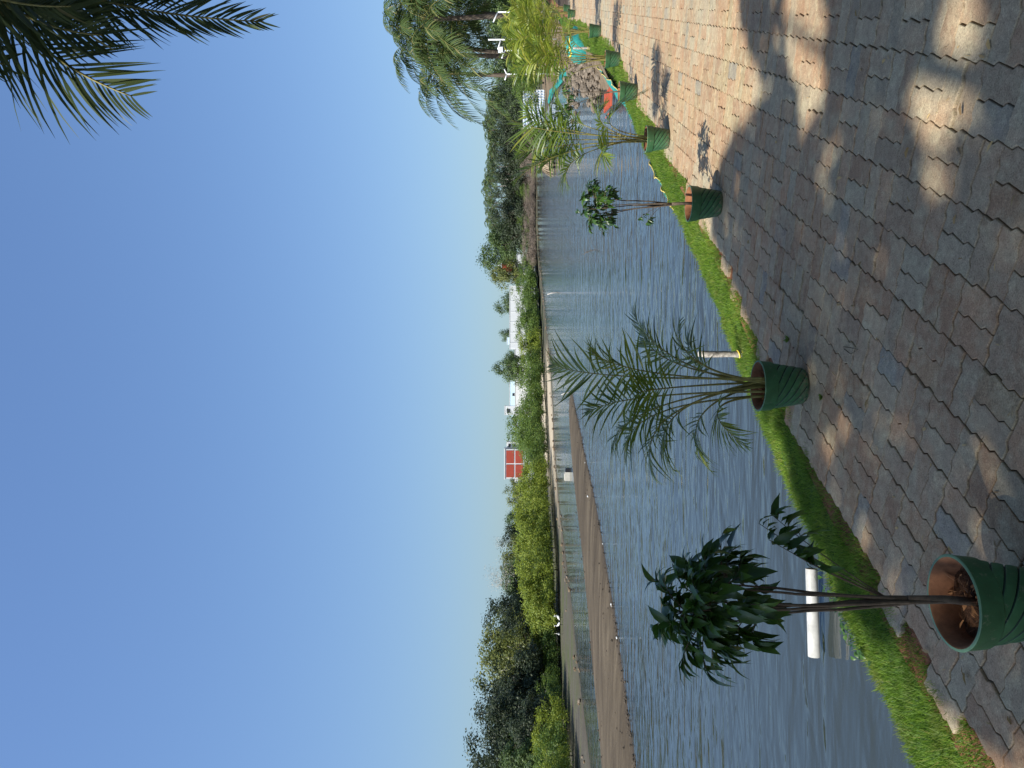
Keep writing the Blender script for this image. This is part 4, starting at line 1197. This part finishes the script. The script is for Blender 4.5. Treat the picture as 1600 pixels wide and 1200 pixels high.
FARP = [palm_mesh(700 + k, 17, 4.0, 14, 0.13, M['far_palm_leaf']) for k in range(3)]
g = np.random.default_rng(15)
fp = [(368, 772, 190), (362, 763, 200), (350, 757, 195), (338, 753, 205), (326, 757, 198), (318, 750, 210), (306, 752, 200), (296, 746, 205), (287, 753, 195), (278, 750, 212), (268, 757, 200), (258, 752, 206), (246, 756, 198), (236, 755, 204), (226, 758, 195),
      (216, 757, 202), (205, 752, 194), (196, 757, 200), (186, 750, 190), (176, 757, 185), (166, 759, 176), (157, 756, 165), (148, 765, 150)]
fp.sort(key=lambda e: -e[0])
for k, (py, vt, d) in enumerate(fp):
    c = D(vt + 14, py + g.normal(0, 2), d); b = np.array((c[0] + g.normal(0, 0.6), c[1], 0.2))
    root = empty('coconut_palm', b); tag(root, 'slender coconut palm in the far grove, %s from photo bottom' % ORD[k], 'palm', 'far coconut grove')
    mb = MB(); trunk_curve((0, 0, -0.3), c - b, (g.normal(0, 0.5), 0, 0), 0.24, 0.15, mb, 7, 8); mb.build('trunk', M['pale_bark'] if k % 2 else M['trunk'], root, True)
    cm, rm = FARP[k % 3]
    o = link('crown', cm, root, c - b, (0, 0, g.uniform(0, 6.28)), (g.uniform(1.1, 1.4),) * 3); link('rachis', rm, o)
    o['kind'] = 'stuff'

MIDP = [palm_mesh(720 + k, 22, 5.2, 34, 0.07, M['coco_leaf']) for k in range(3)]
mp = [(112, 712, 62, 'coconut palm at the edge of the near grove, lowest in the photo'), (85, 740, 56, 'low coconut palm crown just above the white poles'), (62, 672, 60, 'coconut palm with the tallest fronds facing the open sky'), (30, 700, 50, 'full coconut palm crown in the middle of the near grove'),
      (2, 660, 58, 'coconut palm at the photo edge, fronds reaching highest'), (20, 755, 64, 'low coconut palm half hidden behind the leaning white pole'), (-40, 690, 52, 'coconut palm mostly beyond the photo edge')]
for k, (py, vt, d, lab) in enumerate(mp):
    c = D(vt - 26, py, d); b = np.array((c[0] + g.normal(0, 0.9), c[1] + 0.5, 0.0))
    root = empty('coconut_palm', b); tag(root, lab, 'palm', 'near coconut grove')
    mb = MB(); trunk_curve((0, 0, -0.3), c - b, (g.normal(0, 0.5), 0, 0), 0.22, 0.14, mb, 9, 12); mb.build('trunk', M['trunk'], root, True)
    cm, rm = MIDP[k % 3]
    o = link('crown', cm, root, c - b, (0, 0, g.uniform(0, 6.28)), (g.uniform(1.0, 1.18),) * 3); link('rachis', rm, o)
    o['kind'] = 'stuff'
c = D(790, 890, shore_y(890) + 22); b = np.array((c[0], c[1], 0.1))
root = empty('small_palm', b); tag(root, 'single short palm rising above the far shrubs beside the bare tree', 'palm')
mb = MB(); trunk_curve((0, 0, -0.2), c - b, (0, 0, 0), 0.14, 0.1, mb, 7, 6); mb.build('trunk', M['trunk'], root, True)
o = link('crown', FARP[1][0], root, c - b, (0, 0, 1), (0.36,) * 3); o['kind'] = 'stuff'

# the palm whose fronds hang into the sky
pb = np.array((5.2, 4.6, 0.0)); pc = np.array((4.3, 4.9, 6.3))
root = empty('overhanging_palm', pb); tag(root, 'coconut palm whose fronds hang into the sky at the photo corner', 'palm')
mb = MB(); trunk_curve((0, 0, -0.1), pc - pb, (0.3, -0.2, 0), 0.17, 0.12, mb, 12, 16); mb.build('trunk', M['trunk'], root, True)
g = np.random.default_rng(8)
hand = [  # control and tip in photo pixels and distance, leaflets per side, length, lift
    ((-170, 10, 5.0), (412, 34, 4.9), 120, 0.66, 0.1), ((-60, 60, 4.7), (205, 150, 4.5), 54, 0.85, -0.05), ((-120, 40, 4.4), (160, 55, 4.4), 60, 0.75, 0.0),
    ((-260, 60, 4.8), (5, 100, 4.6), 44, 0.8, 0.0), ((-150, -20, 5.3), (330, -22, 5.4), 70, 0.75, 0.0), ((-200, 20, 4.6), (110, 10, 4.2), 60, 0.75, 0.0), ((-160, 0, 5.1), (210, 5, 5.1), 66, 0.7, 0.1)]
for c1, t1, nl, lm, lift in hand:
    C = bez(pc - pb, D(*c1) - pb, D(*t1) - pb, 30)
    mb = MB(); tube(mb, C, np.linspace(0.028, 0.004, 30), 6); fr = mb.build('frond', M['stem_green'], root, True)
    fl = frond_leaflets(C, 0.12, nl, lm, 0.03, 0.3, (0.5, 1.05), lift, g, face=(0.1, -1, 0.35))
    mb = MB(); add_leaflets(mb, fl, 0.024, 0.3, 6, 0, 0.6, g); mb.build('leaf_blade', M['coco_shade'], fr, True)['kind'] = 'stuff'
for k in range(7):
    a = -1.2 + k * 0.42; L = 3.4
    h = np.array((math.cos(a), math.sin(a), 0)); c0 = pc - pb
    C = bez(c0, c0 + h * 1.6 + Z3 * (1.6 - 0.2 * k), c0 + h * 3.2 + Z3 * (-0.6 + 0.15 * k), 24)
    mb = MB(); tube(mb, C, np.linspace(0.028, 0.004, 24), 6); fr = mb.build('frond', M['stem_green'], root, True)
    fl = frond_leaflets(C, 0.14, 42, 0.7, 0.03, 0.3, (0.4, 1.1), 0, g)
    mb = MB(); add_leaflets(mb, fl, 0.032, 0.4, 4, 0, 0.4, g); mb.build('leaf_blade', M['coco_leaf'], fr, True)['kind'] = 'stuff'

# ------------------------------------------------------------------ the tree behind the camera that shades the paving
def in_poly(px, py, poly):
    poly = np.asarray(poly, float); ins = np.zeros(len(px), bool); j = len(poly) - 1
    for i in range(len(poly)):
        xi, yi, xj, yj = *poly[i], *poly[j]
        c = ((yi > py) != (yj > py)) & (px < (xj - xi) * (py - yi) / (yj - yi + 1e-12) + xi)
        ins ^= c; j = i
    return ins
shade_px = [(1150, -60), (1160, 40), (1178, 100), (1196, 150), (1150, 205), (1128, 250), (1113, 330), (1112, 372), (1130, 400), (1152, 470), (1172, 505), (1178, 560), (1190, 640), (1225, 680), (1232, 760), (1262, 860),
            (1310, 890), (1300, 940), (1330, 960), (1375, 1010), (1400, 985), (1420, 1040), (1480, 1110), (1560, 1180), (1660, 1240), (2600, 1240), (2600, -300), (1200, -300)]
spots = [  # light gaps: centre, half sizes, turn, strength (photo pixels, on the paving)
    (1258, 40, 38, 110, 0.0, 0.9), (1268, 150, 24, 46, 0.3, 0.9), (1500, 40, 40, 90, 0.15, 0.9), (1462, 150, 50, 80, 0.25, 0.95), (1470, 262, 28, 60, 0.2, 0.95), (1298, 240, 9, 36, 0.5, 0.9),
    (1318, 476, 8, 14, 0.0, 0.9), (1308, 680, 12, 36, 0.5, 0.95), (1512, 705, 13, 20, 0.3, 0.9), (1562, 765, 18, 40, 0.6, 0.9), (1345, 845, 14, 30, 0.3, 0.9), (1405, 905, 14, 24, 0.5, 0.9), (1440, 1020, 12, 36, 0.6, 0.9), (1214, 632, 12, 40, 0.3, 0.9)]
g = np.random.default_rng(33)
n = 300000
GX = g.uniform(-3.6, 15.0, n); GY = g.uniform(-5.0, 13.0, n)
vx, vy = px_of(GX, GY)
behind = GY < 1.3
prob = in_poly(vx, vy, shade_px).astype(float)
for cx_, cy_, a_, b_, r_, s_ in spots:
    dx, dy = vx - cx_, vy - cy_
    cs, sn = math.cos(r_), math.sin(r_)
    e = ((dx * cs + dy * sn) / a_) ** 2 + ((-dx * sn + dy * cs) / b_) ** 2
    prob *= 1 - (s_ > 0.45) * np.clip((1.15 - e) * 2.5, 0, 1)
prob[(GX > 0.56 * np.maximum(GY, 0) + 0.9) & (GY > 1.3)] = 1.0  # crown widened over ground out of view, added to screen blue skylight
prob[behind] = 0.8
sel = g.random(n) < prob * 0.60
GX, GY = GX[sel], GY[sel]
n = len(GX)
H = 10.6 + 1.6 * g.random(n) + 0.6 * np.sin(GX * 1.1) + 0.5 * np.sin(GY * 1.3)
t = H / -LIGHT.z
P = np.c_[GX, GY, np.zeros(n)] - np.array(LIGHT)[None] * t[:, None]
tb = np.array((-3.2, -4.6, 0.0))
root = empty('shade_tree', tb); tag(root, 'broad leafy tree behind the viewer shading the paving', 'tree')
P -= tb
nrm = norm(-np.array(LIGHT) * 0.9 + g.normal(0, 0.6, (n, 3))); d = norm(np.cross(nrm, g.normal(size=(n, 3)))); s = np.cross(nrm, d)
l = g.uniform(0.13, 0.20, n)[:, None]
V = np.stack([P - d * l * 0.5, P - s * l * 0.32, P + d * l * 0.5, P + s * l * 0.32], 1)
o = MB().add(V.reshape(-1, 3), np.arange(4 * n).reshape(-1, 4)).build('crown', M['canopy_leaf'], root); o['kind'] = 'stuff'
mb = MB(); tube(mb, bez((0, 0, -0.2), (-0.3, 0.0, 3.5), (-1.4, 0.8, 6.6), 10), np.linspace(0.30, 0.2, 10), 12); mb.build('trunk', M['trunk'], root, True)
for k in range(26):
    e = P[g.integers(0, n)]
    mb = MB(); s_ = np.array((-1.4, 0.8, 6.4)); C = bez(s_, s_ * 0.4 + e * 0.6 + np.array((0, 0, -0.6)), e, 10) + g.normal(0, 0.03, (10, 3)); C[0] = s_
    tube(mb, C, np.linspace(0.12, 0.02, 10), 7); mb.build('limb', M['trunk'], root, True)

# ------------------------------------------------------------------ buildings, walls and poles far off
def slab(name, py0, py1, vtop, d, mat, lab, cat, thick=0.4, z0=0.0, coping=True):
    a, b = D(HZ, py1, d), D(HZ, py0, d)                  # a lies left, b right
    h = CAM_H + (HZ - vtop) / F_PX * d - z0
    c = (a + b) / 2; root = empty(name, (c[0], c[1], z0)); tag(root, lab, cat)
    w = b[0] - a[0]
    mb = MB(); box(mb, (0, 0, h / 2), (w, thick, h)); mb.build('wall', M[mat], root)
    if coping: mb = MB(); box(mb, (0, 0, h + 0.05), (w + 0.1, thick + 0.12, 0.1)); mb.build('coping', M['white_wall'], root)
    return root, w, h
slab('compound_wall', 276, 335, 803, 185, 'white_wall', 'white compound wall behind the dry brush under the palm grove', 'wall')
slab('compound_wall', 398, 416, 808, 180, 'white_wall', 'short piece of white wall below the small red tower', 'wall')
r, w, h = slab('white_building', 449, 545, 797, 170, 'white_wall', 'long low white building with plain wall behind the shrubs', 'building', 6)
for k in range(6): mb = MB(); box(mb, (-w / 2 + w * (k + 0.5) / 6, -3.02, h - 1.5), (0.12, 0.08, h * 0.5)); mb.build('pilaster', M['white_wall'], r)
r, w, h = slab('blue_building', 594, 650, 797, 172, 'blue_wall', 'pale blue flat-roofed building between two rounded trees', 'building', 6)
mb = MB(); box(mb, (w * 0.1, -3.03, h - 0.9), (0.6, 0.1, 0.6)); mb.build('window', M['dark_window'], r)
slab('compound_wall', 545, 650, 805, 160, 'white_wall', 'white wall running below the pale blue building', 'wall')
r, w, h = slab('blue_building', 528, 538, 793, 176, 'blue_wall', 'tiny pale blue block beside the long white building', 'building', 4)
r, w, h = slab('roof_room', 634, 648, 789, 165, 'white_wall', 'small white rooftop room with a dark opening', 'building', 3)
mb = MB(); box(mb, (-0.1, -1.53, h - 0.8), (0.8, 0.1, 0.7)); mb.build('window', M['dark_window'], r)

def red_building(py0, py1, vtop, vbot, d, nx, nz, lab, name):
    a, b = D(HZ, py1, d), D(HZ, py0, d); w = b[0] - a[0]; zt = CAM_H + (HZ - vtop) / F_PX * d; ze = CAM_H + (HZ - vbot) / F_PX * d
    c = (a + b) / 2; root = empty(name, (c[0], c[1], 0)); tag(root, lab, 'building')
    mb = MB(); box(mb, (0, 2.0, zt / 2), (w, 4.0, zt)); mb.build('wall', M['white_wall'], root)
    fr = w * 0.045; pw = (w - fr * (nx + 1)) / nx; ph = (zt - ze - fr * nz) / nz
    for i in range(nx):
        for j in range(nz):
            mb = MB(); box(mb, (-w / 2 + fr + pw / 2 + i * (pw + fr), -0.03, zt - fr - ph / 2 - j * (ph + fr)), (pw, 0.1, ph)); mb.build('panel', M['red_panel'], root)
    mb = MB(); box(mb, (0, 2.0, zt + 0.08), (w + 0.3, 4.3, 0.16)); mb.build('roof', M['white_wall'], root)
    return root, w, zt
r, w, h = red_building(702, 748, 789, 817, 150, 2, 2, 'square brick-red building with white frame bands on the far shore', 'red_building')
mb = MB(); box(mb, (w / 2 + 0.7, 2.2, h / 2 - 0.1), (1.35, 3, h - 0.4)); mb.build('annex', M['white_wall'], r)
for z_ in (0.9, 1.9): mb = MB(); box(mb, (w / 2 + 0.7, 0.68, h - z_), (0.7, 0.08, 0.45)); mb.build('window', M['dark_window'], r)
mb = MB(); box(mb, (-w / 2 - 0.4, 2.2, h * 0.36), (0.78, 3, h * 0.72)); mb.build('side_block', M['white_wall'], r)
r, w, h = red_building(412, 425, 784, 801, 172, 1, 2, 'small red tower with a white band beside the round tree', 'red_tower')
mb = MB(); bar(mb, (w / 2 - 0.2, 1, h), (w / 2 - 0.2, 1, h + 1.0), 0.08); mb.build('aerial', M['white_paint'], r)

# netted enclosure on the inlet's far side
d = 88.0; a, b = D(HZ, 200, d), D(HZ, 141, d); zt = CAM_H + (HZ - 817) / F_PX * d; zb = -0.35
c = (a + b) / 2; root = empty('net_enclosure', (c[0], c[1], zb)); tag(root, 'pale blue and white netted screen at the far water edge', 'screen')
w = b[0] - a[0]; h = zt - zb
mb = MB(); box(mb, (0, 0.08, h / 2), (w, 0.04, h)); mb.build('backing', M['net_sheet'], root)
for k in range(15): mb = MB(); box(mb, (-w / 2 + w * k / 14, 0, h / 2), (0.07, 0.06, h)); mb.build('upright', M['white_paint'], root)
for k in range(7): mb = MB(); box(mb, (0, -0.05, h * (k + 0.3) / 6.6), (w, 0.05, 0.07)); mb.build('crossbar', M['white_paint'], root)

def pole(base, pts, lab, wdt=0.04, lamp=None):
    """white-painted pole; pts are runs of photo pixels at the pole's distance"""
    py, d = base; b = D(HZ, py, d); root = empty('white_pole', (b[0], b[1], 0)); tag(root, lab, 'pole', 'white poles by the grove')
    o3 = np.array((b[0], b[1], 0))
    for i, (p, q_) in enumerate(pts):
        A_, B_ = D(*p, d) - o3, D(*q_, d) - o3
        if i == 0: A_ = np.array((B_[0], 0, -0.3))
        mb = MB(); tube(mb, np.array([A_, B_]), [wdt, wdt], 8); mb.build('shaft' if i == 0 else 'arm', M['white_paint'], root, True)
    if lamp:
        L = D(*lamp, d) - o3; mb = MB(); box(mb, L, (0.28, 0.2, 0.28)); mb.build('lamp_box', M['white_paint'], root)
pole((19, 42), [((815, 19), (778, 19)), ((778, 19), (771, 34))], 'white pole with one slanting arm, nearest the photo edge')
pole((60, 44), [((818, 58), (763, 62)), ((783, 61), (778, 77))], 'tallest white pole with a lamp box on a short arm', lamp=(782, 78))
pole((77, 45), [((818, 77), (789, 79)), ((789, 79), (784, 91))], 'short white pole with a bent top beside the tallest pole')
pole((116, 47), [((820, 116), (792, 116)), ((792, 116), (788, 108)), ((792, 116), (789, 125))], 'white pole forking like a Y at its top')

# ------------------------------------------------------------------ small details on paving and turf
g = np.random.default_rng(55)
mb = MB()
for k in range(260):
    px, py = g.uniform(1080, 1590), g.uniform(20, 1180)
    p = G(px, py)
    if bdist(p[0], p[1])[0] < 0.05: continue
    if g.random() < 0.7:
        dd = norm(np.array((g.normal(), g.normal(), 0))); leaf_quad(mb, p + Z3 * 0.006, dd, g.uniform(0.008, 0.035), g.uniform(0.002, 0.006), g)
    else: leaf_quad(mb, p + Z3 * 0.006, norm(np.array((g.normal(), g.normal(), 0.1))), g.uniform(0.02, 0.045), g.uniform(0.008, 0.016), g)
tag(mb.build('leaf_litter', M['debris']), 'scattered dry leaf bits and straw on the paving', 'litter', kind='stuff')

def weed(px, py, sc, lab):
    p = G(px, py); root = empty('weed', (p[0], p[1], 0)); tag(root, lab, 'weed'); 
    for k in range(9):
        mb = MB(); a = k * 2.4; leaf_quad(mb, np.array((0, 0, 0.002)), norm(np.array((math.cos(a), math.sin(a), 0.8))), sc * g.uniform(0.6, 1.1), sc * 0.4, g); mb.build('leaf', M['shrub_green'], root)
weed(1233, 530, 0.035, 'small weed sprouting from a paving joint beyond the feather palm pot')
weed(1285, 621, 0.030, 'small weed in a paving joint before the feather palm pot')
weed(1074, 283, 0.05, 'small weed in the sunlit joint by the turf, behind the third pot')

def twig_thing(pts, lab):
    P = [G(*p) + Z3 * 0.006 for p in pts]; root = empty('wire_twig', P[0]); tag(root, lab, 'twig')
    mb = MB(); tube(mb, np.array([p - P[0] for p in P]), 0.0016, 5); mb.build('strand', M['bark'], root)
twig_thing([(1320, 545), (1331, 553), (1343, 546), (1328, 543), (1319, 542)], 'thin bent twig lying on the paving in front of the feather palm')

# broad-leaved creeper patch on the turf
i0 = np.abs(BL[:, 1] - 3.6).argmin(); c = BL[i0] + BN[i0] * 0.42
root = empty('creeper', (c[0], c[1], -0.03)); tag(root, 'low dark broad-leaved creeper at the water edge of the turf', 'creeper')
for k in range(46):
    f = g.normal(0, 0.16); off = BT[i0] * f + BN[i0] * g.normal(0.03, 0.025)
    o = link('leaf', FLEAF, root, (off[0], off[1], 0.02 + 0.02 * g.random()), (g.normal(0, 0.3), g.normal(-0.3, 0.3), g.uniform(0, 6.28)), (0.035, 0.055, 0.035))
